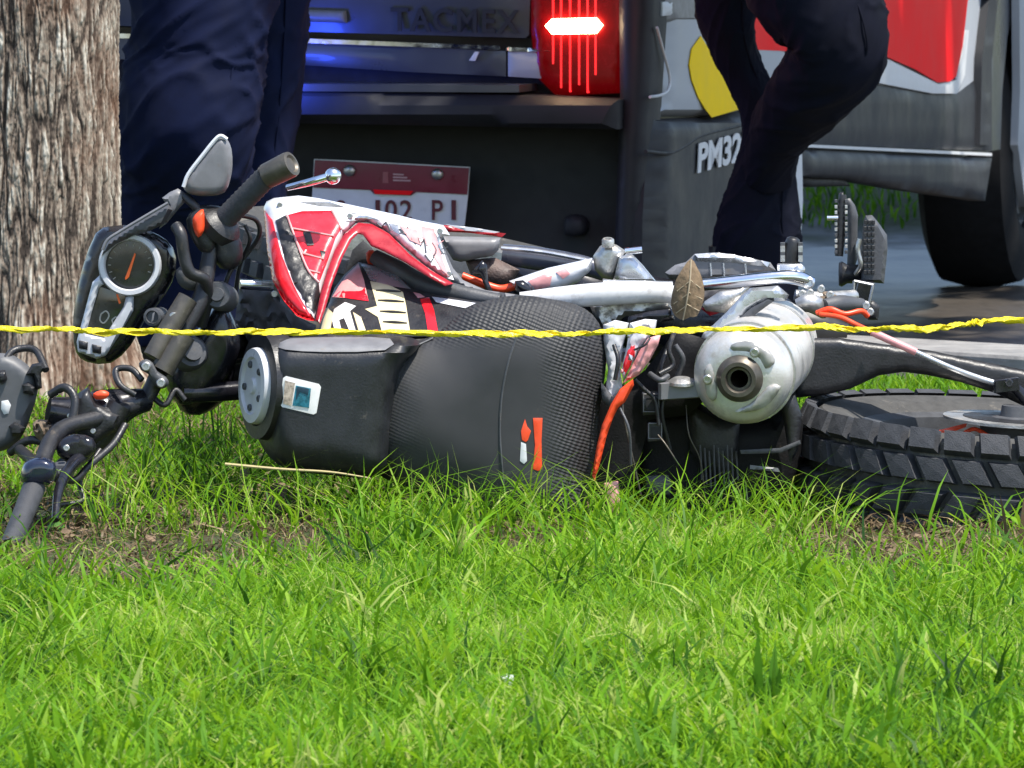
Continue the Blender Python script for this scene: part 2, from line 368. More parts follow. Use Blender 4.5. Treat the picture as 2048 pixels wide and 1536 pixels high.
def prism(name, prof, x0, x1, mat, parent=truck):     # side profile (s,z) extruded across the truck
    n = len(prof); V = [T(x0, s, z) for s, z in prof]+[T(x1, s, z) for s, z in prof]
    Fc = [tuple(range(n)), tuple(range(2*n-1, n-1, -1))]+[(i, i+n, (i+1) % n+n, (i+1) % n) for i in range(n)]
    return mk(name, V, Fc, mat, parent, ang=25)
def arch(c, r, n=9, z0=.34): return [(c-r*math.cos(math.pi*i/n), max(z0, .37+r*math.sin(math.pi*i/n))) for i in range(n+1)]
RW, FWH = 1.18, 4.85
prof = [(.16, .46)]+arch(RW, .44)[0:]+arch(FWH, .44)+[(5.6, .38), (5.65, .75), (5.55, 1.02), (3.95, 1.1), (1.95, 1.1), (.04, 1.08), (.04, .78), (.16, .74)]
prism('body', prof, -1.78, -.025, truckbody)
prism('chassis', [(.5, .33), (5.0, .33), (5.0, .5), (.5, .5)], -1.25, -.55, truckdark)
prism('cab', [(1.95, 1.1), (2.15, 1.72), (3.15, 1.74), (3.95, 1.12)], -1.68, -.12, truckbody)
shellwin = prism('rear_window', [(2.02, 1.18), (2.13, 1.6), (2.16, 1.6), (2.06, 1.18)], -1.5, -.3, gloss)
# rear face
def rs(name, pts, mat, off=0, thick=.02, bulge=.004, sm=1, parent=truck, rw=None, **k):
    return shell(name, pts, rearat(off), mat, parent, thick, bulge, rw, sm, **k)
tg = rs('tailgate', [(-420, -330), (1060, -330), (1062, -40), (1058, 70), (1050, 76), (560, 62), (-420, 30)], truckbody, 0, .05, .012, rw=25, step=60)
rs('tailgate_handle', [(604, 19), (690, 22), (693, 46), (604, 43)], grey, -.018, .01, .008, parent=tg.obj)
tl = T(0, 0, 0)
p0 = rearat(-.012)(782, 62, 0); p1 = rearat(-.012)(1040, 68, 0); p2 = rearat(-.012)(782, 14, 0)
text_obj('TACMEX', 'tailgate_lettering', truckdark, tg.obj, p0, p1-p0, UP, (p1-p0).length, (p2-p0).length, .004, .02, spacing=1.15)
rs('chrome_strip', [(-420, 50), (585, 76), (1000, 92), (1000, 100), (585, 85), (-420, 60)], chrome, -.02, .02, .006, step=20)
rs('chrome_strip', [(1010, 94), (1106, 98), (1104, 105), (1010, 102)], chrome, -.02, .02, .005)
rs('valance', [(-420, 62), (585, 84), (1012, 102), (1012, 153), (800, 143), (575, 128), (-420, 100)], truckbody, -.012, .04, .01, step=30)
rs('valance_end', [(1016, 103), (1104, 106), (1098, 130), (1082, 157), (1016, 153)], trucksilver, -.016, .03, .006)
rs('label_tab', [(950, 103), (958, 104), (950, 122), (938, 121)], truckwhite, -.026, .004, .001)
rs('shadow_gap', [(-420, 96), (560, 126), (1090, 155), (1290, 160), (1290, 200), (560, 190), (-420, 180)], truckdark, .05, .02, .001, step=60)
bm = rs('bumper', [(-420, 165), (575, 181), (900, 186), (1070, 192), (1236, 200), (1234, 259), (1000, 254), (572, 246), (-420, 225)], truckgrey, -.13, .15, .03, rw=22, step=18)
V, Fc = box_g(rearat(-.05)(420, 172, 0), rt*.64, -fw*.09, UP*.008); mk('step_pad', V, Fc, truckbody, truck)
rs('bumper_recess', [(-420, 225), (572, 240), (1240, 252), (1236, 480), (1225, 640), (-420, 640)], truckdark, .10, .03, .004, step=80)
rs('tow_hook', [(1128, 440), (1140, 430), (1160, 432), (1172, 446), (1165, 470), (1130, 470)], truckgrey, .06, .03, .01, sm=2)  # raised hook shape in the grey cladding colour
rs('bumper_corner', [(1236, -330), (1312, -330), (1308, 47), (1296, 234), (1284, 449), (1275, 620), (1226, 620), (1232, 430), (1240, 200)], truckgrey, -.05, .12, .03, rw=30, step=15)
# tail lamp
lamp = rs('tail_lamp', [(1064, -150), (1262, -150), (1260, 60), (1246, 186), (1112, 192), (1070, 150), (1062, 60)], lensred, -.01, .04, .014, rw=20, step=14)
for x, yb in ((1106, 128), (1122, 176), (1140, 184), (1158, 170), (1175, 186), (1191, 150)):
    rs('lens_rib', [(x-2.2, -140), (x+2.2, -140), (x+1.6, yb), (x-1.6, yb)], ribred, -.026, .012, .006, parent=lamp.obj, step=8)
rs('bulb', [(1090, 52), (1104, 38), (1190, 36), (1203, 51), (1190, 67), (1104, 68)], hot, -.038, .016, .006, parent=lamp.obj)
pl = bpy.data.lights.new('tail_lamp_glow', 'POINT'); pl.energy = .45; pl.color = (1, .04, .05); pl.shadow_soft_size = .05
plo = bpy.data.objects.new('tail_lamp_glow', pl); COL.objects.link(plo); plo.location = rearat(-.42)(1170, 60, 0)-Vector(truck.location); plo.parent = truck
sb = T(0, 0, 0); sp1 = rearat(-.15)(548, 150, 0)
strobe = mk('strobe_lamp', *box_g(sp1, rt*.022, -fw*.008, UP*.012), M('blue_strobe', (.02, .04, .6), .2, emit=((.05, .12, 1), 6)), truck)
bl = bpy.data.lights.new('strobe_glow', 'POINT'); bl.energy = 1.9; bl.color = (.03, .08, 1); bl.shadow_soft_size = .04
blo = bpy.data.objects.new('strobe_glow', bl); COL.objects.link(blo); blo.location = sp1-fw*.06-Vector(truck.location); blo.parent = truck
# licence plate
platew = M('plate_white', (.62, .62, .62), .35, var=.05, dirt=(MUD, .1, 20)); platem = M('plate_maroon', (.17, .012, .03), .35, var=.1)
digit = M('plate_digit', (.10, .008, .015), .4); pinkm = M('plate_print_pale', (.5, .3, .32), .4)
plate = rs('licence_plate', [(628, 318), (700, 321), (940, 334), (936, 390), (929, 452), (622, 440)], platew, .02, .004, .002, rw=3)
rs('plate_band', [(630, 320), (938, 336), (934, 389), (832, 384), (822, 391), (748, 388), (740, 380), (626, 375)], platem, .015, .002, .001, parent=plate.obj)
rs('plate_tab', [(746, 379), (826, 382), (820, 390), (750, 388)], truckred, .011, .001, .0006, parent=plate.obj)
for i in range(3): rs('plate_print', [(786, 347+i*6), (800+7*(i+1), 348+i*6), (800+7*(i+1), 351+i*6), (786, 350+i*6)], pinkm, .0125, .001, .0004, parent=plate.obj)
rs('plate_emblem', [(766, 344), (776, 344), (777, 366), (765, 366)], M('plate_emblem', (.30, .08, .09), .4), .0125, .001, .0004, parent=plate.obj)
for (x, y) in ((700, 341), (876, 348)):
    V, Fc = lathe_g(rearat(.014)(x, y, 0), -fw, [(0, .0115), (.006, .0115), (.010, .008), (.011, .003)], 16); mk('plate_bolt', V, Fc, screw, plate.obj)
for ch, x0, x1 in (('C', 668, 690), ('1', 751, 760), ('0', 770, 794), ('2', 800, 824), ('P', 864, 886), ('1', 903, 912)):
    a = rearat(.0155)(x0, 440, 0); b_ = rearat(.0155)(x1, 441, 0); c_ = rearat(.0155)(x0, 400, 0)
    text_obj(ch, 'plate_character', digit, plate.obj, a, rt, UP, (b_-a).length, (c_-a).length, .001, .012)
# right side
def ss(name, pts, mat, off=0, thick=.02, bulge=.004, sm=1, parent=truck, rw=None, **k):
    return shell(name, pts, plane_map(T(off, 0, 0), rt), mat, parent, thick, bulge, rw, sm, **k)
ss('bed_side', [(1304, -330), (1560, -330), (1560, 200), (1490, 222), (1400, 232), (1297, 234)], trucksilver, -.01, .02, .03, rw=25, step=18)
ss('side_marker', [(1318, -40), (1405, -45), (1402, 38), (1396, 44), (1324, 44), (1318, 36)], lensgrey, .012, .03, .012, rw=8)
ss('side_marker_frame', [(1325, 4), (1345, 3), (1345, 30), (1325, 32)], truckwhite, .022, .004, .004)
ss('yellow_decal', [(1402, 72), (1384, 98), (1379, 130), (1384, 160), (1397, 195), (1412, 220), (1424, 235), (1488, 216), (1486, 200), (1455, 145), (1420, 102)], truckyellow, .0235, .002, .0008)
V, Fc = tube_g([plane_map(T(.024, 0, 0), rt)(x, y, 0) for x, y in ((1314, 55), (1326, 100), (1339, 150), (1337, 178), (1322, 190), (1300, 194))], .003, 8, 4)
mk('filler_flap_seam', V, Fc, truckwhite, truck)
lowside = ss('bumper_side', [(1296, 238), (1400, 236), (1490, 222), (1482, 262), (1462, 352), (1428, 490), (1400, 640), (1282, 640), (1285, 440)], truckgrey, .0, .03, .03, rw=22, step=16)
V, Fc = tube_g([plane_map(T(.027, 0, 0), rt)(x, y, 0) for x, y in ((1291, 303), (1340, 306), (1372, 290), (1404, 271), (1484, 250))], .004, 8, 4)
mk('bumper_crease', V, Fc, truckdark, lowside.obj)
q = plane_map(T(.034, 0, 0), rt); a = q(1394, 348, 0); b_ = q(1500, 318, 0); c_ = q(1400, 292, 0); wr = (b_-a)
text_obj('PM329', 'fleet_number', truckwhite, lowside.obj, a, wr, (c_-a)-wr.normalized()*((c_-a).dot(wr.normalized())), wr.length, (c_-a).length*.98, .002, .03, shear=.1)
ss('side_panel', [(1575, -330), (1990, -330), (1984, 190), (1984, 302), (1606, 288), (1575, 200)], trucksilver, -.012, .02, .02, rw=20, step=25)
ss('lower_cladding', [(1600, 172), (1740, 166), (1865, 188), (1914, 188), (1950, 160), (1984, 120), (1984, 302), (1606, 288)], truckgrey, .010, .01, .006, rw=10, step=20)
ss('pale_band', [(1500, 104), (1572, 106), (1700, 112), (1771, 116), (1877, 168), (1913, 160), (1922, 120), (1932, 60), (1938, 60), (1930, 150), (1914, 187), (1866, 187), (1748, 164), (1600, 172), (1500, 178)], truckwhite, .018, .004, .001, step=9)
ss('red_decal', [(1495, -330), (1955, -330), (1936, 0), (1926, 90), (1913, 152), (1900, 163), (1876, 165), (1830, 138), (1772, 113), (1700, 108), (1572, 102), (1500, 99)], truckred, .021, .003, .001, step=20)
ss('rocker_trim', [(1600, 288), (1984, 306), (1984, 312), (1600, 294)], truckwhite, .03, .03, .004, step=8)
ss('side_skirt', [(1600, 298), (1984, 316), (1970, 402), (1935, 396), (1810, 379), (1690, 358), (1600, 354)], truckgrey, .02, .04, .012, rw=15, step=14)
ss('skirt_pad', [(1604, 352), (1680, 352), (1700, 372), (1620, 374), (1604, 370)], truckdark, .0, .05, .01)
ss('wheel_arch_trim', [(1930, -330), (2000, -330), (1996, 0), (1984, 120), (1982, 290), (1960, 290), (1964, 120), (1978, 0)], truckgrey, .028, .03, .008, step=16)
ss('mud_flap', [(1592, 270), (1612, 270), (1612, 297), (1604, 300), (1606, 400), (1602, 478), (1592, 478)], truckwhite, .05, .012, .002)
alloy = M('wheel_alloy', (.42, .43, .45), .3, .6, var=.1)
trucktyre = M('truck_tyre', (.012, .012, .013), .85, var=.3, bump=.4, spec=.15)
def wheel(s, xo, name):
    c = T(xo, s, .37); ty = mk(name, *ring_g(c, rt, [(.22, -.11), (.30, -.125), (.355, -.10), (.37, -.04), (.37, .04), (.355, .10), (.30, .125), (.22, .11)], 44), trucktyre, truck)
    mb = MB(); mb.add(*lathe_g(c-rt*.06, rt, [(0, .22), (.15, .22), (.16, .2), (.10, .19), (.09, .06), (.12, .05)], 30))
    for k in range(6):
        a = math.pi*k/3; e = fw*math.cos(a)+UP*math.sin(a); mb.add(*box_g(c+rt*.06+e*.12, e*.085, e.cross(rt)*.03, rt*.02))
    mb.build('wheel_rim', alloy, ty)
wheel(RW, -.14, 'wheel'); wheel(FWH, -.14, 'wheel'); wheel(RW, -1.64, 'wheel'); wheel(FWH, -1.64, 'wheel')
ss('front_wing', [(2036, -330), (2600, -330), (2600, 330), (2200, 400), (2052, 414), (2036, 290), (2040, 180)], trucksilver, .0, .02, .03, rw=20, step=40)

# ---------------------------------------------------------------- tree
def vnoise(x, y, seed=0):
    xi = np.floor(x).astype(int); yi = np.floor(y).astype(int); fx = x-xi; fy = y-yi
    fx = fx*fx*(3-2*fx); fy = fy*fy*(3-2*fy)
    def h(a, b): v = np.sin(a*127.1+b*311.7+seed*74.7)*43758.5453; return v-np.floor(v)
    return (h(xi, yi)*(1-fx)+h(xi+1, yi)*fx)*(1-fy)+(h(xi, yi+1)*(1-fx)+h(xi+1, yi+1)*fx)*fy
def worley(x, y, seed=0):
    xi = np.floor(x); yi = np.floor(y); f1 = np.full(x.shape, 9.); f2 = np.full(x.shape, 9.); idv = np.zeros(x.shape)
    for dx in (-1, 0, 1):
        for dy in (-1, 0, 1):
            a = xi+dx; b = yi+dy
            r1 = np.sin(a*127.1+b*311.7+seed)*43758.5453; r1 -= np.floor(r1)
            r2 = np.sin(a*269.5+b*183.3+seed)*43758.5453; r2 -= np.floor(r2)
            d = np.hypot(a+r1-x, b+r2-y); n = d < f1
            f2 = np.where(n, f1, np.minimum(f2, d)); idv = np.where(n, r1*.5+r2*.5, idv); f1 = np.where(n, d, f1)
    return f1, f2, idv
TY = 12.7; tb = G(62, 790); tc0 = Vector(((62-1024)/F*TY, TY, gz(0, TY)))
tree = thing('tree', 'rough brown tree trunk at the left edge behind the fallen motorcycle', 'tree', tc0)
def trunk():
    nu, nv = 760, 900; z = np.concatenate([np.linspace(-.05, 1.25, nv-40), np.linspace(1.3, 3.4, 40)]); a = np.linspace(0, 2*np.pi, nu, endpoint=False)
    A, Z = np.meshgrid(a, z); R0 = .160+.075*np.exp(-np.maximum(Z, 0)/.11)*(.55+.45*np.cos(A*5+1.4))-.006*np.sin(Z*4)-.012*Z*.3
    per = 80; U = A/(2*np.pi)*per
    wx = (vnoise(U*.5, Z*7, 3)-.5)*1.1+(vnoise(U*1.3, Z*22, 5)-.5)*.5
    def per_w(sx, sz, seed):
        return worley(np.mod(U+wx, per)*sx, Z*sz+(vnoise(U*.8, Z*6, 9)-.5)*1.4, seed)
    f1, f2, idv = per_w(1, 13, 0); g1, g2, id2 = per_w(2, 40, 7)
    plate_ = np.clip((f2-f1)*2.3, 0, 1); pl2 = np.clip((g2-g1)*2.2, 0, 1)
    def rdg(u, v, sd): return 1-np.abs(2*vnoise(u, v, sd)-1)
    U8 = U+wx*1.3; ang_ = A; per2 = 96
    def wrapn(f, zf, sd): return vnoise(np.mod(A/(2*np.pi)*f+wx*f/80, f), Z*zf+vnoise(U*.5, Z*3, sd)*1.5, sd)
    strip = 1-np.abs(2*wrapn(112, 12, 41)-1); strip2 = 1-np.abs(2*wrapn(200, 28, 43)-1)
    groove = np.clip((strip-.62)/.3, 0, 1); groove2 = np.clip((strip2-.7)/.3, 0, 1)
    plate_ = np.clip(plate_*.55+.45, 0, 1)*(1-.85*groove)*(1-.35*groove2); pl2 = pl2*.5+.5*wrapn(120, 30, 47)
    hgt = .0052*plate_**.8+.0016*pl2*plate_+.0022*idv+.0012*id2+.0016*vnoise(U*4, Z*110, 2)+.0012*vnoise(U*9, Z*240, 6)
    R = R0+hgt-.009
    lean = -.0*Z
    X = tc0.x+R*np.cos(A)+lean; Y = tc0.y+R*np.sin(A); V = np.stack([X-tc0.x, Y-tc0.y, Z], 2).reshape(-1, 3)
    i = np.arange(nu); j = np.arange(nv-1); I, J = np.meshgrid(i, j); I2 = (I+1) % nu
    Fq = np.stack([J*nu+I, J*nu+I2, (J+1)*nu+I2, (J+1)*nu+I], 2).reshape(-1, 4)
    me = bpy.data.meshes.new('trunk'); me.vertices.add(len(V)); me.vertices.foreach_set('co', V.ravel())
    me.loops.add(Fq.size); me.loops.foreach_set('vertex_index', Fq.ravel().astype(np.int32))
    me.polygons.add(len(Fq)); me.polygons.foreach_set('loop_start', np.arange(0, Fq.size, 4, dtype=np.int32))
    me.update(); me.validate(); me.polygons.foreach_set('use_smooth', [True]*len(Fq))
    at = me.attributes.new('tone', 'FLOAT', 'POINT')
    tone = np.clip(-.02+.66*plate_*(.45+.75*idv)+.42*pl2*plate_*(.1+id2)+.34*(vnoise(U*3, Z*60, 4)-.5)+.3*(vnoise(U*8, Z*200, 14)-.5), 0, 1); at.data.foreach_set('value', tone.ravel())
    m = bpy.data.materials.new('bark'); m.use_nodes = True; t = m.node_tree; b = t.nodes['Principled BSDF']; b.inputs['Roughness'].default_value = .9
    an = t.nodes.new('ShaderNodeAttribute'); an.attribute_name = 'tone'; r = t.nodes.new('ShaderNodeValToRGB'); e = r.color_ramp.elements
    e[0].color = (.03, .02, .014, 1); e[0].position = .06; e[1].color = (.52, .48, .41, 1); e[1].position = .9; q = e.new(.35); q.color = (.19, .145, .11, 1); q = e.new(.6); q.color = (.28, .24, .19, 1)
    lk(t, an.outputs['Fac'], r.inputs[0])
    no = t.nodes.new('ShaderNodeTexNoise'); no.inputs['Scale'].default_value = 5; tc = t.nodes.new('ShaderNodeTexCoord'); lk(t, tc.outputs['Object'], no.inputs[0])
    mr = t.nodes.new('ShaderNodeMapRange'); mr.inputs[1].default_value = .48; mr.inputs[2].default_value = .72; mr.inputs[4].default_value = .55; lk(t, no.outputs[0], mr.inputs[0])
    mx = t.nodes.new('ShaderNodeMix'); mx.data_type = 'RGBA'; mx.inputs[7].default_value = (.17, .07, .03, 1); lk(t, mr.outputs[0], mx.inputs[0]); lk(t, r.outputs[0], mx.inputs[6])
    lk(t, mx.outputs[2], b.inputs['Base Color']); me.materials.append(m)
    o = bpy.data.objects.new('trunk', me); COL.objects.link(o); o.parent = tree
trunk()
leafm = grass_mat('tree_leaves', [(0, (.03, .07, .012)), (.5, (.05, .11, .02)), (1, (.09, .16, .03))], .35)
def leaf_shade_crown():
    n = 15000; lob = [((1.4, 2.0, 5.2), (2.7, 2.8, 1.5), 6000), ((4.9, 7.4, 5.4), (3.6, 3.4, 1.6), 9000)]  # far lobe added out of view to shade the far lawn; crown shaped for shade
    P_ = []
    for c, r3, m_ in lob:
        d = rng.normal(size=(m_, 3)); d /= np.linalg.norm(d, axis=1)[:, None]; r = rng.random(m_)**.35
        P_.append(d*r[:, None]*np.array(r3)+np.array(c))
    p = np.concatenate(P_); s = rng.uniform(.12, .26, n)
    u = rng.normal(size=(n, 3)); u /= np.linalg.norm(u, axis=1)[:, None]; v = np.cross(u, rng.normal(size=(n, 3))); v /= np.linalg.norm(v, axis=1)[:, None]
    q = np.stack([p-u*s[:, None], p+v*s[:, None]*.45, p+u*s[:, None], p-v*s[:, None]*.45], 1).reshape(-1, 3)
    o = mk('shade_crown', [], [], leafm, tree); me = o.data
    me.vertices.add(len(q)); me.vertices.foreach_set('co', q.ravel()); me.loops.add(n*4); me.loops.foreach_set('vertex_index', np.arange(n*4, dtype=np.int32))
    me.polygons.add(n); me.polygons.foreach_set('loop_start', np.arange(0, n*4, 4, dtype=np.int32)); me.update()
    a = me.attributes.new('tone', 'FLOAT', 'POINT'); a.data.foreach_set('value', np.repeat(rng.random(n), 4))
    for e_ in ((.6, 1.0, 5.2), (2.4, 1.8, 5.5), (1.5, 3.4, 5.3), (3.4, 6.0, 5.6), (5.4, 7.6, 5.7), (4.6, 9.2, 5.5)):  # the far limbs tie the added shade lobe to the trunk
        mk('limb', *tube_g([tc0+Vector((0, 0, 3.2)), tc0+Vector((e_[0]*.4, e_[1]*.4, 4.3)), tc0+Vector(e_)], [.1, .07, .03], 8, 5), gun, tree)
leaf_shade_crown()

# ---------------------------------------------------------------- people
navy = M('navy_trousers', (.0045, .0075, .028), .85, var=.25, vs=9, bump=.45, bs=22, spec=.12)
blackcloth = M('black_trousers', (.0042, .0050, .011), .85, var=.3, vs=9, bump=.45, bs=22, spec=.10)
shirtm = M('dark_shirt', (.012, .014, .03), .8, var=.2); skin = M('skin', (.32, .17, .11), .5, var=.08); hairm = M('hair', (.01, .008, .007), .6)
leather = M('black_boot_leather', (.012, .011, .011), .4, var=.2)
def leg_geo(path, folds, seg=96, n=22, flat=1.0, wr=1.6):
    pts = [P(*p[:3]) for p in path]; rad = [p[3]*mpp(p[2]) for p in path]
    ph = random.random()*9
    def rid(u, v, sd): return 1-abs(2*float(vnoise(np.array(u), np.array(v), sd))-1)
    def wob(t, a):
        c_, s_ = math.cos(a), math.sin(a)
        f = .055*(rid(c_*1.1+t*folds*.55+ph, s_*1.1-t*folds*.8, 3)**2-.35)+.040*(rid(c_*2.0+t*folds*1.6, s_*2.0+t*folds*1.3+ph, 7)**4-.15)+.018*(rid(c_*4+t*folds*3, s_*4-t*folds*2+ph, 11)**3-.2)
        return 1+f*wr+.03*math.sin(a*2+t*folds*.6+ph)
    return tube_g(pts, rad, seg, n, True, flat, wob, ref=(1, 0, 0))
def skin_body(name, joints, edges, mat, parent):
    me = bpy.data.meshes.new(name); off = top_loc(parent)
    me.from_pydata([Vector(j[:3])-off for j in joints], edges, []); o = bpy.data.objects.new(name, me); COL.objects.link(o)
    m = o.modifiers.new('s', 'SKIN'); m.use_smooth_shade = True
    for v, j in zip(me.skin_vertices[0].data, joints): v.radius = (j[3], j[3])
    me.skin_vertices[0].data[0].use_root = True
    s2 = o.modifiers.new('d', 'SUBSURF'); s2.levels = 2
    bpy.context.view_layer.update(); me2 = bpy.data.meshes.new_from_object(o.evaluated_get(bpy.context.evaluated_depsgraph_get()))
    o.modifiers.clear(); o.data = me2; me2.materials.clear(); me2.materials.append(mat); o.parent = parent; return o
def person(label, hip, legs, mat, folds, face=1, lean=0.0):
    base = Vector((hip.x, hip.y, gz(hip.x, hip.y)))
    per = thing('person', label, 'person', base)
    x, y, z = hip; fx = face
    J = [(x, y, z+.02, .14), (x+.02*fx+lean*.4, y, z+.28, .135), (x+lean, y, z+.5, .15), (x+lean*1.1, y, z+.62, .06), (x+lean*1.15+.02*fx, y, z+.72, .085), (x+lean*1.15+.03*fx, y, z+.83, .08),
         (x+lean, y-.19, z+.5, .06), (x+lean+.03, y-.24, z+.24, .045), (x+lean+.12*fx, y-.22, z+.02, .036), (x+lean+.16*fx, y-.21, z-.07, .035),
         (x+lean, y+.19, z+.5, .06), (x+lean+.03, y+.24, z+.24, .045), (x+lean+.12*fx, y+.22, z+.02, .036), (x+lean+.16*fx, y+.21, z-.07, .035)]
    E = [(0, 1), (1, 2), (2, 3), (3, 4), (4, 5), (2, 6), (6, 7), (7, 8), (8, 9), (2, 10), (10, 11), (11, 12), (12, 13)]
    skin_body('body', J, E, skin, per)
    V, Fc = tube_g([Vector((x, y, z-.06)), Vector((x+.01*fx, y, z+.12)), Vector((x+lean*.5, y, z+.3)), Vector((x+lean, y, z+.48)), Vector((x+lean, y, z+.58))], [.175, .17, .175, .185, .09], 28, 6, True, 1.15)
    mk('shirt', V, Fc, shirtm, per)
    for s in (6, 10):
        V, Fc = tube_g([Vector(J[s][:3]), Vector(J[s+1][:3]), Vector(J[s+2][:3])], [.08, .065, .052], 14, 5); mk('sleeve', V, Fc, shirtm, per)
    mk('hair', *ball_g(Vector(J[5][:3])+Vector((-.02*fx, 0, .03)), .105, 16, 10, (1, .9, .8)), hairm, per)
    mb = MB()
    for L in legs: mb.add(*leg_geo(L, folds))
    mb.build('trousers', mat, per, ang=80)
    for L in legs:
        sm_ = [P(l[0]+l[3]*.55, l[1], l[2])+Vector((0, -l[3]*mpp(l[2])*.87, 0)) for l in L]
        mk('trouser_seam', *tube_g(sm_, .0022, 6, 12), mat, per)
    return per
def boot(per, px, Y, dirx):
    p = P(px, 700, Y); p.z = gz(p.x, Y)
    V, Fc = tube_g([p+Vector((-.09*dirx, 0, .045)), p+Vector((0, 0, .055)), p+Vector((.11*dirx, 0, .042)), p+Vector((.18*dirx, 0, .034))], [.04, .052, .046, .022], 14, 4); mk('boot', V, Fc, leather, per)
    V, Fc = tube_g([p+Vector((-.03*dirx, 0, .05)), p+Vector((-.03*dirx, 0, .2))], [.05, .055], 14, 3); mk('boot_shaft', V, Fc, leather, per)
pl_ = person('person in loose navy trousers standing beside the tree trunk', P(440, -250, 13.35),
       [[(418, -260, 13.3, 150), (410, -60, 13.28, 148), (395, 120, 13.25, 140), (372, 250, 13.22, 136), (368, 380, 13.27, 122), (372, 540, 13.3, 110), (372, 690, 13.3, 95)],
        [(520, -260, 13.5, 110), (525, 0, 13.5, 90), (520, 200, 13.5, 78), (505, 400, 13.5, 70), (500, 690, 13.5, 72)]], navy, 9, -1)
boot(pl_, 365, 13.3, -1); boot(pl_, 500, 13.5, -1)
pr_ = person('person in black trousers with one knee bent beside the pickup corner', P(1500, -270, 13.85),
       [[(1475, -290, 13.95, 115), (1455, -60, 13.95, 66), (1453, 27, 13.95, 56), (1466, 90, 13.95, 46), (1490, 150, 13.95, 40), (1522, 215, 13.94, 44), (1537, 290, 13.93, 54), (1530, 350, 13.92, 64), (1518, 430, 13.92, 80), (1514, 500, 13.92, 90), (1512, 690, 13.92, 74)],
        [(1545, -300, 13.75, 150), (1588, -130, 13.7, 138), (1628, -30, 13.66, 126), (1668, 50, 13.62, 102), (1676, 108, 13.62, 94), (1642, 160, 13.66, 88), (1592, 216, 13.74, 74), (1552, 278, 13.82, 58), (1538, 350, 13.88, 52)]], blackcloth, 8, 1, .02)
boot(pr_, 1505, 13.92, 1)

# ---------------------------------------------------------------- motorcycle
bike = thing('motorcycle', 'red and white trail motorcycle lying on its side in the grass', 'motorcycle', (0, 10.3, 0))
B = bike
# rear wheel (lies nearly flat)
wc = P(2018, 938, 10.28); wax = Vector((.060, -.040, 1)).normalized()
wu = Vector((1, 0, 0)); wu = (wu-wax*wu.dot(wax)).normalized(); wv_ = wax.cross(wu)
TR = .298
tyre = mk('rear_tyre', *ring_g(wc, wax, [(.205, -.05), (.235, -.066), (.268, -.072), (.283, -.06), (.289, -.025), (.290, 0), (.289, .025), (.283, .06), (.268, .072), (.235, .066), (.205, .05)], 96), tyrewall, B)
bv = [(-1, -1, -.01), (1, -1, -.01), (1, 1, -.01), (-1, 1, -.01), (-.88, -.86, 1), (.88, -.86, 1), (.88, .86, 1), (-.88, .86, 1)]
def block_mesh(w_, l_, h_, skew):
    me = bpy.data.meshes.new('tread_block')
    V = [(a*l_+b*w_*skew, b*w_, max(c, -.4)*h_-(abs(a)**2)*l_*l_*1.5) for a, b, c in bv]
    V += [(0, 0, h_*1.02)]
    me.from_pydata(V, [], [(0, 1, 5, 4), (1, 2, 6, 5), (2, 3, 7, 6), (3, 0, 4, 7), (4, 5, 8), (5, 6, 8), (6, 7, 8), (7, 4, 8)]); me.update(); me.materials.append(rubber); return me
rows = [(-.060, .0165, .0215, .015, .15, -.42, 0), (-.0225, .0175, .0215, .016, .6, -.12, .35), (.0225, .0175, .0215, .016, -.6, .12, .6), (.060, .0165, .0215, .015, -.15, .42, .15)]
NB = 36
for ri, (hh, w_, l_, bh, sk, tilt, ph) in enumerate(rows):
    me = block_mesh(w_, l_, bh, sk)
    for k in range(NB):
        a = 2*math.pi*(k+ph)/NB; e = wu*math.cos(a)+wv_*math.sin(a); tng = wax.cross(e)
        up = (e*math.cos(tilt)+wax*math.sin(tilt)).normalized(); sidev = up.cross(tng).normalized()
        rr_ = .289 if abs(hh) < .03 else .284
        o = bpy.data.objects.new('tread_block', me); COL.objects.link(o); o.parent = tyre
        mt = Matrix((tng, sidev, up)).transposed().to_4x4(); mt.translation = wc+e*rr_+wax*hh-Vector(B.location)
        o.matrix_local = mt
rim = mk('rear_rim', *ring_g(wc, wax, [(.19, -.05), (.212, -.055), (.216, -.03), (.216, .03), (.212, .055), (.19, .05), (.185, 0)], 64), dgrey, B)
for k in range(18):
    a = 2*math.pi*k/18; e = wu*math.cos(a)+wv_*math.sin(a); e2 = wu*math.cos(a+.5*(-1)**k)+wv_*math.sin(a+.5*(-1)**k)
    mk('spoke', *tube_g([wc+e2*.035+wax*.03*(-1)**k, wc+e*.192], .0022, 6), screw, rim)
mk('rear_hub', *lathe_g(wc-wax*.06, wax, [(0, .04), (.01, .045), (.06, .03), (.11, .045), (.13, .045), (.135, .018), (.15, .016)], 24), dgrey, B)
mk('brake_disc', *ring_g(wc+wax*.068, wax, [(.062, 0), (.098, 0), (.098, .004), (.062, .004)], 48), alu, B)
mk('brake_disc_carrier', *ring_g(wc+wax*.070, wax, [(.02, 0), (.07, 0), (.07, .003), (.02, .003)], 30), black, B)
shell('reflector_strip', [(1872, 862), (1934, 846), (1932, 854), (1905, 864), (1898, 872)], 10.26, orange, B, .006, .002)
hose('orange_tie', [(1925, 868, 10.25), (1950, 858, 10.25), (1985, 874, 10.24), (2010, 862, 10.25), (2048, 880, 10.24)], .003, orange, B)
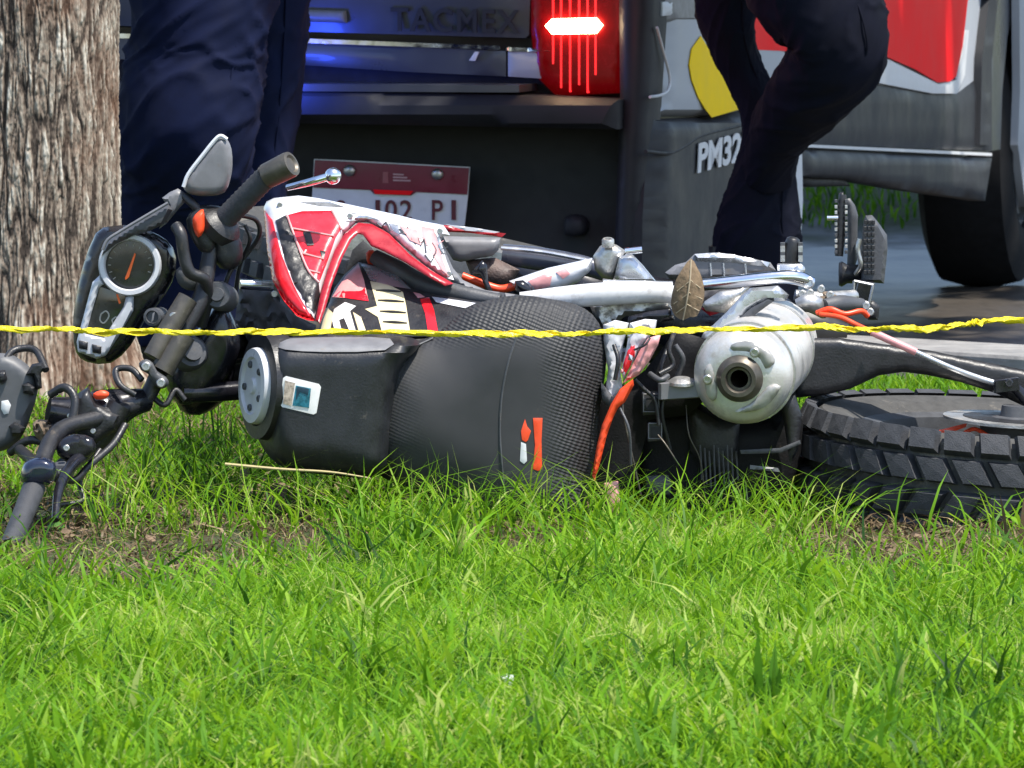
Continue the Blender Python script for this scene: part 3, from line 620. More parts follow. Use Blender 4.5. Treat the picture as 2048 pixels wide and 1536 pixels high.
# swing arm: one black shell
sw = shell('swing_arm', [(1590, 676), (1680, 676), (1751, 686), (1861, 701), (1960, 722), (2060, 742), (2140, 765), (2140, 850), (2060, 818), (1990, 786), (1920, 764), (1854, 750), (1806, 744), (1758, 751), (1700, 778), (1650, 790), (1587, 796)], lin(1600, 700, 10.32, 2060, 780, 10.34), black, B, .06, .010, rw=16, step=7)
hose('brake_line', [(1744, 664, 10.3), (1790, 685, 10.29), (1835, 706, 10.29), (1900, 735, 10.29), (1960, 757, 10.3), (1997, 768, 10.3)], .0042, silver, B)
hose('cable_sleeve', [(1744, 664, 10.295), (1790, 685, 10.285), (1832, 704, 10.285)], .0055, pink, B)
mb = MB(); mb.add(*box_g(P(2012, 770, 10.3), (.018, 0, .002), (0, .02, 0), (0, 0, .009))); mb.add(*bolt_g(P(2018, 766, 10.28), TOCAM, .006))
mb.add(*tube_g([P(2018, 768, 10.3), P(2040, 785, 10.3), P(2070, 830, 10.3)], .008, 10, 4)); mb.build('brake_line_bracket', gloss, B)
# front wheel, turned and pushed behind the tank
fc = P(890, 552, 11.02); fax = Vector((.19, -.06, 1)).normalized()
ft = mk('front_tyre', *ring_g(fc, fax, [(.27, -.03), (.31, -.042), (.335, -.035), (.345, 0), (.335, .035), (.31, .042), (.27, .03)], 80), tyrewall, B)
d_, fu, fv = frame(fax)
kme = block_mesh(.012, .011, .012, 0)
for k in range(60):
    for hh in (-.02, .02):
        a = 2*math.pi*(k+(.5 if hh > 0 else 0))/60; e = fu*math.cos(a)+fv*math.sin(a); tng = fax.cross(e)
        o = bpy.data.objects.new('tread_knob', kme); COL.objects.link(o); o.parent = ft
        mt = Matrix((tng, fax, e)).transposed().to_4x4() if tng.cross(fax).dot(e) > 0 else Matrix((-tng, fax, e)).transposed().to_4x4()
        mt.translation = fc+e*.338+fax*hh-Vector(B.location); o.matrix_local = mt
mk('front_rim', *ring_g(fc, fax, [(.25, -.025), (.272, -.03), (.275, 0), (.272, .03), (.25, .025)], 64), alu, B)
mk('front_hub', *lathe_g(fc-fax*.05, fax, [(0, .03), (.02, .04), (.08, .04), (.1, .03)], 20), dgrey, B)
for sgn in (-1.3, -.5):
    mk('fork_leg', *tube_g([fc+fax*.08*sgn, P(560, 620, 10.5)+Vector((0, 0, .07*sgn)), P(430, 640, 10.2)+Vector((0, 0, .07*sgn))], [.022, .026, .024], 12, 4), gun, B)
# tank, cap, sticker
def tank_d(x, y): return 9.975+max(0, (566-x)/76)**1.4*.15+max(0, (700-y)/40)*.03
tank = shell('fuel_tank', [(500, 690), (560, 676), (660, 672), (800, 672), (840, 690), (800, 740), (780, 860), (760, 950), (640, 948), (572, 938), (528, 900), (502, 840), (489, 780), (492, 725)], tank_d, M('tank_black', (.015, .016, .019), .42, var=.35, vs=25, bump=.15, dirt=(DUST, .25, 18)), B, .26, .045, rw=60, sm=3, step=14)
shell('tank_lid', [(556, 690), (575, 677), (690, 674), (780, 677), (770, 700), (650, 704), (570, 699)], tank.on(.002), grey, B, .004, .004, sm=2, step=9)
capd = Vector((-.92, -.38, .05)).normalized(); cc = P(519, 772, 9.995)
cu_ = Vector((0, 0, 1)); cu_ = (cu_-capd*cu_.dot(capd)).normalized()
cap = mk('fuel_cap', *lathe_g(cc, capd, [(-.03, .052), (.006, .053), (.012, .051), (.013, .04), (.009, .037), (.009, .012), (.013, .010)], 36), palebez, B)
for k in range(5):
    a = 2*math.pi*k/5+.4; e = cu_*math.cos(a)+capd.cross(cu_)*math.sin(a); mk('cap_bolt', *bolt_g(cc+e*.031+capd*.009, capd, .005, .004), dgrey, cap)
mk('cap_ring', *ring_g(cc, capd, [(.053, -.03), (.075, -.03), (.073, .002), (.055, .004)], 40), black, B)
st = shell('sticker', [(566, 756), (572, 752), (638, 768), (642, 774), (633, 826), (627, 829), (564, 814), (560, 808)], tank.on(.001), M('sticker_white', (.75, .74, .72), .3), B, .001, .0008, rw=3)
sp_ = [M('sticker_tan', (.36, .30, .24), .4, var=.7, vs=150), M('sticker_teal', (.02, .15, .21), .3, var=.6, vs=120), M('sticker_navy', (.01, .035, .06), .3, var=.4, vs=90)]
shell('sticker_print', [(570, 761), (590, 766), (583, 812), (566, 807)], tank.on(.0024), sp_[0], st.obj, .0008, .0005)
shell('sticker_print', [(592, 771), (622, 777), (618, 816), (585, 811)], tank.on(.0024), sp_[1], st.obj, .0008, .0005)
shell('sticker_print', [(594, 773), (618, 778), (616, 790), (600, 784), (592, 800)], tank.on(.0036), sp_[2], st.obj, .0006, .0004)
# seat
SEAT = [(716, 850), (720, 800), (736, 750), (764, 708), (810, 688), (866, 672), (902, 642), (940, 613), (985, 598), (1040, 590), (1095, 597), (1150, 608), (1186, 630), (1206, 665), (1213, 712), (1207, 772), (1197, 834), (1192, 900), (1178, 960), (1165, 1030), (1100, 1075), (1020, 1075), (930, 1040), (800, 975), (742, 935), (722, 892)]
seat = Shell(SEAT, depth_map(lambda x, y: 10.02+max(0, (x-1100)/110)**2*.035), .12, .058, 150, 2, 13)
V, Fc = seat.geo(); so_ = mk('seat', V, Fc, seatm, B, ang=70)
at = so_.data.attributes.new('mesh_zone', 'FLOAT', 'POINT')
def zone(v):
    d = Vector(v)-Vector((0, 0, H)); dd = d/d.y; u = (dd.z*cP+sP)/(cP-dd.z*sP)      # back to photo rows
    k = 1/(cP+u*sP); px = 1024+F*dd.x/k; py = 768-F*u
    a = sstep(1075, 1150, px+max(0, 800-py)*.12); b = sstep(700, 655, py); c = .22*sstep(870, 770, px)*sstep(-.2, .5, .5)
    return max(a, b, c)
at.data.foreach_set('value', [zone(v) for v in V])
hose_pts = [(1036, 668), (1018, 720), (1004, 790), (1000, 860), (1004, 930), (1012, 1010)]
mk('seat_seam', *tube_g([seat.front(x, y, .0005) for x, y in hose_pts], .0016, 6, 6), dgrey, so_)
mk('seat_seam', *tube_g([seat.front(x, y, .0005) for x, y in [(866, 676), (800, 712), (752, 780), (740, 850), (752, 920)]], .0016, 6, 6), dgrey, so_)
for pts, m_ in (([(1066, 836), (1085, 836), (1083, 880), (1084, 938), (1076, 942), (1066, 938), (1070, 890)], orange), ([(1050, 838), (1054, 852), (1062, 862), (1056, 880), (1052, 884), (1044, 880), (1042, 862)], orange), ([(1042, 884), (1052, 888), (1054, 922), (1048, 928), (1040, 922)], truckwhite)):
    shell('seat_emblem', pts, seat.on(.0008), m_, so_, .001, .0008)
# ---- fairing / shroud
def shd(x, y): return 10.20+max(0, (560-x)/60)*.03-(y-400)*.00068+max(0, (x-860)/150)*.05
shroud = shell('tank_shroud', [(527, 416), (533, 403), (548, 396), (597, 391), (635, 396), (689, 407), (741, 418), (792, 429), (843, 442), (887, 450), (900, 470), (880, 474), (893, 520), (908, 560), (880, 552), (845, 526), (805, 492), (770, 462), (735, 444), (712, 446), (690, 466), (672, 500), (655, 540), (641, 590), (633, 642), (612, 634), (596, 628), (570, 600), (546, 560), (535, 500)], shd, white, B, .02, .022, rw=26, step=8)
son = shroud.on(.0015)
shell('shroud_edge', [(527, 420), (545, 440), (563, 508), (587, 569), (602, 598), (622, 632), (634, 643), (614, 640), (594, 632), (568, 602), (545, 562), (534, 500)], son, red, B, .003, .003, rw=8, step=3.5)
shell('shroud_grille', [(551, 441), (571, 430), (588, 467), (604, 515), (620, 548), (638, 567), (640, 590), (630, 625), (612, 610), (602, 588), (588, 568), (567, 510)], son, black, B, .003, .004, step=6, rough=.0010)
for (x, y) in ((560, 410), (880, 462), (898, 548), (700, 432)): mk('shroud_bolt', *bolt_g(shroud.front(x, y, .001), TOCAM, .0042, .003), screw, shroud.obj)
gp = shell('shroud_graphic', [(574, 430), (604, 422), (664, 421), (682, 458), (672, 474), (656, 520), (639, 564), (617, 542), (600, 501)], son, redg, B, .002, .001, step=7)
son2 = shroud.on(.004)
for pts in ([(582, 456), (668, 472)], [(590, 478), (606, 506), (612, 500)], [(600, 505), (648, 518)], [(616, 540), (640, 546)], [(574, 430), (600, 502), (618, 543), (638, 565)], [(664, 421), (683, 458)]):
    mk('graphic_line', *tube_g([son2(x, y, 0) for x, y in pts], .0016, 6, 3), pink, gp.obj)
shell('graphic_window', [(606, 464), (620, 462), (628, 490), (614, 491)], son2, black, gp.obj, .001, .0008)
shell('graphic_window', [(640, 500), (652, 503), (648, 516), (644, 516)], son2, black, gp.obj, .001, .0008)
for pts in ([(754, 446), (764, 454), (772, 444), (780, 462)], [(800, 458), (812, 470), (815, 454), (824, 480)], [(836, 476), (842, 492), (848, 478), (852, 505)], [(850, 510), (862, 524), (868, 510)], [(864, 486), (872, 500), (868, 512)]):
    mk('scratch_mark', *tube_g([shroud.on(.0006)(x, y, 0) for x, y in pts], .0012, 5, 2), dgrey, shroud.obj)
for pts, m_ in (([(842, 452), (868, 458), (874, 480), (886, 520), (898, 552), (884, 540), (860, 500), (846, 478)], pink), ([(700, 424), (730, 430), (760, 440), (740, 438), (712, 436)], silver), ([(600, 404), (660, 404), (690, 414), (640, 412)], silver), ([(778, 446), (796, 450), (800, 470), (786, 462)], silver), ([(870, 466), (876, 474), (886, 504), (878, 506)], silver)):
    shell('fade_patch', pts, shroud.on(.0008), m_, shroud.obj, .001, .0006, step=6)  # pink and silver patches paint reflections and a tone gradient on the white
for i in range(22):
    x = random.uniform(690, 890); y = 428+(x-690)*.16+random.uniform(4, 26)+max(0, x-800)*.35; L_ = random.uniform(6, 20); a_ = random.uniform(-.4, 1.2)
    mk('scratch_mark', *tube_g([shroud.on(.0004)(x+L_*t*math.cos(a_), y+L_*t*math.sin(a_)+random.uniform(-1, 1), 0) for t in (0, .5, 1)], random.uniform(.0004, .0009), 5, 2), random.choice([dgrey, grey, pink]), shroud.obj)
shell('fade_patch', [(800, 452), (834, 460), (842, 490), (820, 480)], son, pink, B, .001, .0006)
shell('red_arch', [(631, 640), (641, 586), (657, 535), (669, 501), (689, 467), (717, 445), (744, 448), (778, 467), (819, 508), (860, 539), (907, 567), (890, 572), (860, 556), (812, 526), (768, 503), (742, 492), (726, 470), (716, 468), (703, 480), (684, 517), (664, 570), (650, 620), (640, 648)], lambda x, y: shd(x, y)-.030, dred, B, .05, .004, rw=9, step=3.2)
shell('shroud_tip', [(846, 446), (887, 450), (946, 458), (1012, 467), (1004, 474), (940, 466), (860, 462)], 10.27, dred, B, .03, .004, step=6)
shell('shroud_tip_flash', [(888, 448), (946, 455), (1000, 464), (990, 466), (930, 461)], 10.262, white, B, .002, .002, step=5)
shell('side_vent', [(876, 472), (1002, 475), (997, 500), (985, 512), (950, 518), (922, 524), (906, 520)], 10.34, grey, B, .02, .01, rw=15, step=8)
shell('vent_strut', [(858, 458), (878, 474), (892, 505), (906, 536), (926, 560), (970, 580), (1040, 590), (1030, 600), (958, 592), (905, 570), (893, 540), (876, 500)], 10.19, grey, B, .03, .007, rw=7, step=7)
mk('frame_tube', *tube_g([P(748, 512, 10.17), P(792, 540, 10.155), P(843, 568, 10.15), (P(929, 590, 10.13)), P(1000, 602, 10.12)], [.010, .015, .015, .013, .010], 12, 5), dgrey, B)
shell('inner_panel', [(690, 548), (705, 500), (726, 480), (744, 496), (760, 530), (720, 530)], 10.26, dgrey, B, .02, .004)
shell('orange_connector', [(732, 506), (746, 500), (756, 514), (752, 530), (738, 534)], 10.2, orange, B, .02, .004, sm=2)
# lower side panel with its printed blocks
sp0 = shell('side_panel', [(636, 668), (640, 650), (655, 614), (669, 576), (689, 549), (717, 524), (764, 533), (792, 547), (826, 578), (877, 590), (956, 603), (1000, 606), (960, 640), (900, 676), (640, 684)], lin(700, 540, 10.17, 720, 670, 10.05), black, B, .03, .014, rw=18, step=9)
on1 = sp0.on(.0015)
for pts, m_ in (([(717, 527), (728, 560), (737, 602), (700, 596), (664, 594), (676, 574), (692, 551)], pink), ([(668, 592), (690, 574), (730, 572), (737, 602), (700, 597)], redg),
                ([(720, 527), (764, 535), (792, 549), (822, 578), (780, 572), (740, 560), (730, 540)], silver), ([(740, 562), (776, 568), (806, 584), (812, 610), (820, 662), (764, 664), (756, 634), (730, 618), (754, 612), (748, 590)], cream),
                ([(640, 664), (646, 640), (656, 616), (666, 626), (660, 664)], cream), ([(668, 618), (690, 604), (712, 612), (700, 622), (712, 664), (700, 664), (688, 636), (678, 640), (684, 664), (670, 664), (664, 640)], truckwhite),
                ([(706, 624), (722, 634), (732, 662), (718, 664)], cream), ([(840, 598), (858, 594), (868, 620), (876, 662), (856, 664), (850, 626)], red), ([(864, 593), (900, 598), (952, 606), (930, 616), (872, 604)], white), ([(826, 584), (840, 587), (850, 594), (836, 596)], pink)):
    shell('panel_graphic', pts, on1, m_, sp0.obj, .0012, .0008, step=8)
for (xa, xb, y) in ((752, 802, 580), (756, 808, 600), (760, 812, 622), (766, 814, 643)):
    mk('panel_slit', *tube_g([sp0.on(.003)(x, y+(x-xa)*.06, 0) for x in (xa, (xa+xb)/2, xb)], [.0009, .0022, .0009], 6, 3), black, sp0.obj)
# ---- steering: instruments
inst = shell('instrument_housing', [(192, 466), (165, 535), (150, 605), (146, 660), (152, 704), (174, 724), (222, 726), (262, 690), (290, 640), (330, 590), (352, 540), (346, 495), (318, 470), (270, 452), (225, 452)], 10.10, gloss, B, .08, .02, rw=16, sm=2, step=9)
def ringshell(cx, cy, ro, ri, Yc, mat, name, par, tilt=Vector((0, -1, .07))):
    k = mpp(Yc); return mk(name, *ring_g(P(cx, cy, Yc), tilt, [(ri*k, -.006), (ri*k, .010), ((ri+3)*k, .014), ((ro-3)*k, .014), (ro*k, .008), (ro*k, -.006)], 48), mat, par)
dial = shell('dial_face', ell(260, 530, 52, 52), 10.072, M('dial_black', (.015, .015, .016), .25, var=.4, vs=30, coat=.6), B, .004, .001)
ringshell(260, 530, 63, 49, 10.066, palebez, 'dial_bezel', B)
needle = M('needle_orange', (.9, .14, .02), .4)
shell('dial_needle', [(269, 506), (272, 508), (258, 554), (251, 560), (250, 556), (260, 530)], 10.066, needle, dial.obj, .003, .001)
pale = M('dial_print', (.35, .34, .30), .5)
for k in range(13):
    a = math.radians(-220+20*k); x, y = 260+44*math.cos(a), 530+44*math.sin(a); x2, y2 = 260+38*math.cos(a), 530+38*math.sin(a)
    mk('dial_mark', *tube_g([P(x, y, 10.069), P(x2, y2, 10.069)], .0007, 5), pale, dial.obj)
bez = [(200, 550), (185, 564), (167, 632), (153, 684), (156, 704), (194, 718), (212, 711), (237, 673), (267, 621), (268, 590), (252, 594), (247, 614), (222, 653), (208, 676), (172, 668), (184, 622), (198, 576), (208, 568)]
shell('display_bezel', bez, 10.058, palebez, B, .02, .006, rw=5, step=5)
scr = shell('display_screen', [(196, 572), (250, 590), (252, 616), (228, 656), (212, 680), (166, 670), (180, 620)], 10.066, M('display_glass', (.03, .03, .032), .15, var=.6, vs=35, coat=.8), B, .004, .001)
for pts in ([(202, 628), (212, 622), (218, 632), (208, 646), (200, 640)], [(224, 640), (232, 634), (236, 642), (228, 650)]):
    mk('display_segment', *tube_g([P(x, y, 10.0635) for x, y in pts+pts[:1]], .0011, 5, 3), pale, scr.obj)
shell('warning_needle', [(232, 588), (236, 588), (242, 606), (238, 608)], 10.063, needle, scr.obj, .001, .0006)
for c in ((166, 690), (193, 698)): shell('display_button', [(c[0]-9, c[1]-10), (c[0]+10, c[1]-6), (c[0]+9, c[1]+10), (c[0]-8, c[1]+7)], 10.050, black, B, .006, .003)
shell('cowl', [(203, 512), (212, 486), (240, 464), (290, 434), (336, 407), (345, 420), (328, 448), (300, 462), (270, 470), (232, 488)], 10.05, dgrey, B, .03, .012, rw=9, step=7)
mk('cowl_edge_light', *tube_g([P(x, y, 10.035) for x, y in ((205, 500), (215, 480), (240, 463), (290, 433), (336, 406))], .0022, 8, 4), grey, B)  # paler strip paints the light along the upper-left edge
# mirror
mir = shell('mirror', [(366, 372), (376, 347), (405, 310), (430, 278), (442, 271), (454, 278), (463, 298), (465, 330), (461, 358), (449, 385), (420, 392), (395, 391), (376, 386)], 10.06, grey, B, .03, .014, rw=14, sm=2, step=7)
mk('mirror_rim_light', *tube_g([P(x, y, 10.048) for x, y in ((367, 374), (377, 348), (405, 311), (430, 280), (442, 272), (454, 279))], .0028, 8, 4), white, mir.obj)  # white strip puts the sunlit left edge into colour
shell('mirror_bracket', [(324, 396), (340, 384), (356, 377), (370, 386), (372, 402), (352, 424), (334, 446), (318, 458), (330, 430), (336, 412)], 10.075, grey, B, .02, .008, rw=8, step=6)
hose('mirror_stem', [(370, 392, 10.07), (388, 410, 10.06), (406, 432, 10.06)], .006, black, B)
# right bar end, grip, lever, controls
ga, gb, gc = P(436, 452, 10.06), P(534, 352, 10.02), P(588, 325, 10.0)
grip_prof = []
L = (gb-ga).length
for i in range(26): grip_prof.append((L*i/25, .0155+(.0011 if i % 2 else 0)))
mk('handlebar_grip', *lathe_g(ga, gb-ga, grip_prof, 20), rubber, B)
be = mk('bar_end_weight', *lathe_g(gb, gc-gb, [(-.002, .012), (0, .0175), (.038, .0185), (.043, .0175), (.044, .013), (.041, .010), (.041, .004)], 24), gun, B)
mk('throttle_collar', *lathe_g(P(424, 466, 10.07), gb-ga, [(0, .018), (.006, .030), (.022, .032), (.03, .024), (.034, .016)], 22), black, B)
V, Fc = tube_g([P(575, 375, 10.12), P(620, 364, 10.1), P(660, 352, 10.1)], [.0045, .0055, .006], 12, 5, True, 1.0)
mb = MB(); mb.add(V, Fc); mb.add(*ball_g(P(666, 352, 10.1), .0118)); mb.build('brake_lever', chrome, B)
shell('switch_housing', [(372, 440), (392, 415), (414, 412), (430, 440), (436, 480), (424, 512), (398, 500), (380, 470)], 10.06, black, B, .05, .014, rw=14, sm=2, step=8)
shell('kill_switch', [(385, 438), (396, 424), (407, 419), (409, 440), (408, 462), (397, 475), (388, 462)], 10.04, orange, B, .012, .008, rw=8, sm=2, step=5)
shell('brake_master_cylinder', [(424, 470), (450, 462), (476, 470), (486, 500), (480, 530), (452, 540), (430, 524)], 10.07, black, B, .06, .02, rw=18, sm=2, step=9)
shell('brake_reservoir', [(352, 540), (372, 530), (396, 540), (408, 560), (398, 578), (374, 580), (356, 566)], 10.06, dgrey, B, .04, .012, rw=12, sm=2, step=7)
hose('brake_hose', [(352, 452, 10.03), (362, 470, 10.02), (368, 510, 10.02), (380, 545, 10.02), (410, 560, 10.03), (414, 600, 10.05), (402, 650, 10.07)], .0085, black, B)
hose('throttle_cable', [(480, 430, 10.1), (512, 440, 10.12), (518, 470, 10.13), (490, 512, 10.14), (462, 540, 10.12), (440, 600, 10.12)], .0035, black, B)
hose('throttle_cable', [(490, 450, 10.12), (500, 480, 10.12), (480, 530, 10.14), (470, 590, 10.15)], .003, black, B)
mk('handlebar', *tube_g([P(430, 460, 10.07), P(418, 520, 10.06), P(400, 600, 10.04), P(352, 690, 10.02), P(318, 745, 10.0), P(286, 800, 9.99), P(200, 835, 9.93), P(110, 870, 9.86), P(64, 990, 9.72)], .0115, 14, 6), black, B)
mk('handlebar_brace', *tube_g([P(376, 596, 10.0), P(340, 655, 9.99), P(306, 715, 9.98)], .0145, 14, 3), gun, B)
mk('handlebar_brace', *tube_g([P(368, 668, 9.99), P(345, 705, 9.985), P(324, 742, 9.98)], .0165, 14, 3), gun, B)
mk('ignition_lock', *lathe_g(P(306, 634, 10.02), TOCAM+Vector((-.2, 0, 0)), [(-.04, .014), (0, .0125), (.004, .0125), (.005, .009), (.001, .008)], 20), dgrey, B)
mk('ignition_key_slot', *box_g(P(306, 634, 10.012), (.0015, 0, .001), (0, .002, 0), (.001, 0, .006)), grey, B)
mk('clamp_bolt', *bolt_g(P(349, 634, 9.985), TOCAM, .0075), screw, B)
clampm = shell('bar_clamp', [(278, 726), (292, 718), (306, 726), (314, 742), (332, 754), (338, 768), (324, 778), (308, 768), (296, 748), (282, 740)], 9.965, dgrey, B, .03, .006, rw=6, sm=2, step=6)
for c in ((292, 733), (322, 766)): mk('clamp_bolt', *bolt_g(P(c[0], c[1], 9.957), TOCAM, .0065), screw, clampm.obj)
shell('yoke', [(330, 730), (370, 690), (410, 640), (440, 600), (470, 640), (480, 700), (450, 760), (400, 800), (360, 810), (335, 780)], 10.1, gloss, B, .1, .03, rw=30, sm=2, step=12)
mk('yoke_nut', *lathe_g(P(382, 705, 10.06), TOCAM+Vector((.3, 0, .2)), [(-.02, .024), (0, .024), (.006, .02), (.006, .014), (.014, .013), (.014, .006)], 24), dgrey, B)
mk('fork_cap', *lathe_g(P(436, 590, 10.05), TOCAM+Vector((-.15, 0, .1)), [(-.05, .02), (0, .02), (.004, .017), (.004, .010), (.010, .009)], 20), dgrey, B)
mk('stem_tube', *tube_g([P(366, 786, 10.08), P(430, 784, 10.09), P(492, 780, 10.11)], [.0135, .0135, .0135], 16, 2), gloss, B)
mk('stanchion', *tube_g([P(480, 568, 10.16), P(546, 572, 10.17)], .0075, 14), chrome, B)
mk('shroud_bolt', *bolt_g(P(551, 556, 10.155), TOCAM, .006), screw, B); mk('shroud_bolt', *bolt_g(P(549, 588, 10.16), TOCAM, .005), screw, B)
shell('radiator_side', [(478, 575), (545, 578), (592, 632), (632, 650), (632, 690), (560, 700), (500, 690), (470, 640)], 10.24, dgrey, B, .05, .01, rough=.002, step=9)
# left control cluster in the grass
mk('left_switchgear', *tube_g([P(292, 800, 10.0), P(262, 806, 9.985), P(232, 816, 9.98), P(205, 828, 9.97), P(168, 832, 9.965), P(130, 828, 9.96), P(96, 822, 9.955)], [.016, .020, .028, .034, .03, .024, .020], 20, 4), gloss, B)
shell('clutch_perch', [(150, 790), (176, 774), (190, 800), (214, 818), (240, 830), (236, 860), (210, 880), (190, 900), (160, 880), (140, 846), (146, 812)], 9.935, black, B, .03, .016, rw=15, step=9)
shell('indicator_switch', [(186, 788), (204, 780), (218, 786), (212, 797), (192, 799)], 9.93, orange, B, .01, .004, sm=2)
for c in ((140, 832), (186, 862), (156, 856), (148, 874)): mk('control_screw', *bolt_g(P(c[0], c[1], 9.915), TOCAM, .004), screw, B)
mk('clutch_clamp', *tube_g([P(238, 812, 9.95), P(222, 840, 9.945), P(196, 884, 9.94), P(170, 915, 9.94)], [.018, .016, .014, .012], 14, 4), black, B)
shell('left_mirror_mount', [(44, 936), (56, 920), (86, 914), (110, 926), (112, 950), (100, 968), (60, 972), (42, 962)], 9.72, M('blue_black_gloss', (.012, .016, .035), .12, coat=.6), B, .04, .018, rw=16, sm=2, step=7)
mk('clutch_lever', *tube_g([P(176, 905, 9.86), P(140, 935, 9.80), P(118, 980, 9.75), P(110, 1040, 9.7)], [.010, .009, .007, .005], 10, 4), gloss, B)
mk('handlebar_grip', *tube_g([P(68, 975, 9.72), P(46, 1030, 9.66), P(18, 1096, 9.58)], [.0155, .0145, .0135], 18, 4), rubber, B)
lampgrey = M('lamp_housing_grey', (.085, .088, .095), .5, var=.15, dirt=(MUD, .25, 25))
hs = shell('lamp_housing', [(-90, 716), (-20, 706), (30, 712), (70, 746), (76, 780), (62, 830), (44, 872), (10, 900), (-90, 904)], 9.99, lampgrey, B, .06, .02, rw=20, sm=2, step=12)
for pts in ([(44, 770), (56, 764), (72, 774), (68, 790), (46, 786)], [(18, 852), (30, 843), (52, 856), (46, 870), (24, 872)], [(-6, 742), (10, 740), (15, 758), (6, 768), (-6, 764)], [(52, 748), (64, 728), (84, 724), (92, 736), (82, 746), (84, 776), (74, 780), (68, 750)]):
    shell('mounting_lug', pts, 9.965, black, hs.obj, .03, .006, rw=5, step=5)
shell('lamp_pad', [(3, 802), (16, 800), (22, 810), (17, 827), (8, 829), (2, 818)], 9.969, truckwhite, hs.obj, .003, .002)
hose('wiring_loom', [(20, 905, 9.97), (60, 880, 9.95), (110, 890, 9.95), (170, 880, 9.95)], .006, black, B); hose('wiring_loom', [(92, 740, 9.97), (70, 700, 10), (30, 700, 10.0), (10, 720, 9.98)], .005, black, B)
hose('wiring_loom', [(96, 850, 9.95), (130, 870, 9.93), (150, 900, 9.93), (120, 930, 9.93)], .007, black, B)
for pts, r_ in (([(100, 790, 9.93), (130, 775, 9.92), (150, 800, 9.91), (140, 850, 9.9), (110, 880, 9.9)], .006), ([(250, 850, 9.93), (225, 890, 9.9), (180, 930, 9.86), (150, 960, 9.82), (120, 955, 9.8)], .005), ([(40, 900, 9.93), (70, 930, 9.85), (60, 960, 9.8)], .008), ([(270, 790, 9.95), (240, 770, 9.95), (232, 740, 9.97), (262, 738, 9.97), (284, 760, 9.96)], .0045), ([(200, 900, 9.9), (160, 960, 9.86), (166, 1000, 9.84), (120, 1010, 9.82)], .004), ([(300, 790, 10.0), (330, 810, 9.99), (350, 780, 10), (370, 800, 10)], .004)):
    hose('wiring_loom', pts, r_, black, B)
shell('switch_pod', [(120, 880), (150, 868), (186, 876), (190, 905), (160, 925), (124, 918), (112, 900)], 9.84, gloss, B, .05, .014, rw=12, sm=2, step=7)
shell('lever_pivot', [(100, 930), (128, 922), (148, 936), (142, 960), (112, 966), (98, 950)], 9.80, dgrey, B, .04, .012, rw=10, sm=2, step=6)
for c in ((133, 896), (122, 944), (88, 926)): mk('control_screw', *bolt_g(P(c[0], c[1], 9.72 if c[0] < 100 else 9.79), TOCAM, .0045), screw, B)
shell('fork_guard', [(360, 700), (400, 670), (450, 690), (470, 740), (450, 800), (400, 830), (360, 820), (344, 770)], 10.16, gloss, B, .12, .03, rw=30, sm=2, step=12)
shell('mud_clump', [(66, 846), (84, 838), (106, 850), (110, 880), (88, 884), (70, 872)], 9.94, mudm, B, .03, .01, sm=2, rough=.004, step=6)
# ---- frame, engine heat shields, brackets along the top edge
mk('frame_rail', *tube_g([P(1040, 600, 10.1), P(1130, 594, 10.1), P(1212, 588, 10.1), P(1300, 584, 10.11), P(1345, 590, 10.13)], [.010, .014, .015, .014, .012], 14, 5, True, 1.1), M('scuffed_white_rail', (.52, .52, .53), .4, var=.2, vs=25, dirt=(MUD, .45, 26)), B)
mk('upper_rail', *tube_g([P(1206, 570, 10.22), P(1275, 572, 10.22), P(1345, 574, 10.22)], .008, 12, 3), silver, B)
shell('subframe_plate', [(1180, 612), (1236, 590), (1290, 586), (1342, 590), (1346, 622), (1300, 626), (1252, 632), (1230, 646), (1206, 660), (1190, 640)], 10.13, alu, B, .03, .010, rw=10, rough=.0015, step=8)
shell('dark_bracket', [(1258, 632), (1300, 622), (1345, 618), (1350, 640), (1320, 644), (1286, 640), (1262, 652), (1248, 664)], 10.09, gloss, B, .03, .006)
shell('exhaust_header_shield', [(1018, 562), (1095, 536), (1185, 516), (1182, 540), (1160, 562), (1120, 580), (1070, 590), (1034, 580)], 10.24, white, B, .06, .022, rw=18, step=8)
on3 = Shell([(1018, 562), (1095, 536), (1185, 516), (1182, 540), (1160, 562), (1120, 580), (1070, 590), (1034, 580)], depth_map(10.24), .06, .022, 18).on(.0015)
for pts in ([(1056, 562), (1088, 548), (1104, 552), (1100, 572), (1072, 580)], [(1112, 544), (1132, 536), (1140, 548), (1126, 558)]): shell('shield_graphic', pts, on3, pink, B, .001, .0008)
shell('shield_clamp', [(1030, 562), (1046, 560), (1064, 574), (1066, 590), (1040, 592), (1030, 578)], 10.20, gloss, B, .04, .008)
shell('header_flange', [(1186, 512), (1200, 492), (1217, 484), (1234, 490), (1252, 502), (1240, 520), (1226, 560), (1204, 556), (1190, 540)], 10.27, alu, B, .06, .016, rw=14, step=7)
shell('header_elbow', [(1238, 514), (1262, 506), (1284, 528), (1312, 562), (1300, 568), (1240, 566), (1228, 556)], 10.24, silver, B, .06, .018, rw=14, step=8)
mk('flange_stud', *tube_g([P(1250, 503, 10.22), P(1284, 499, 10.22)], .0052, 10), chrome, B)
mk('flange_nut', *bolt_g(P(1216, 487, 10.25), Vector((0, -.3, 1)), .009, .008), alu, B)
mk('side_rail', *tube_g([P(1004, 508, 10.42), P(1080, 518, 10.42), P(1170, 532, 10.42), (P(1210, 546, 10.42))], [.012, .014, .012, .010], 12, 4, True, 1.2), M('blue_grey_plastic', (.06, .065, .09), .3, var=.15, coat=.4), B)
mk('side_rail_edge', *tube_g([P(1002, 496, 10.40), P(1085, 504, 10.40), P(1170, 520, 10.40)], .0032, 8, 4), silver, B)
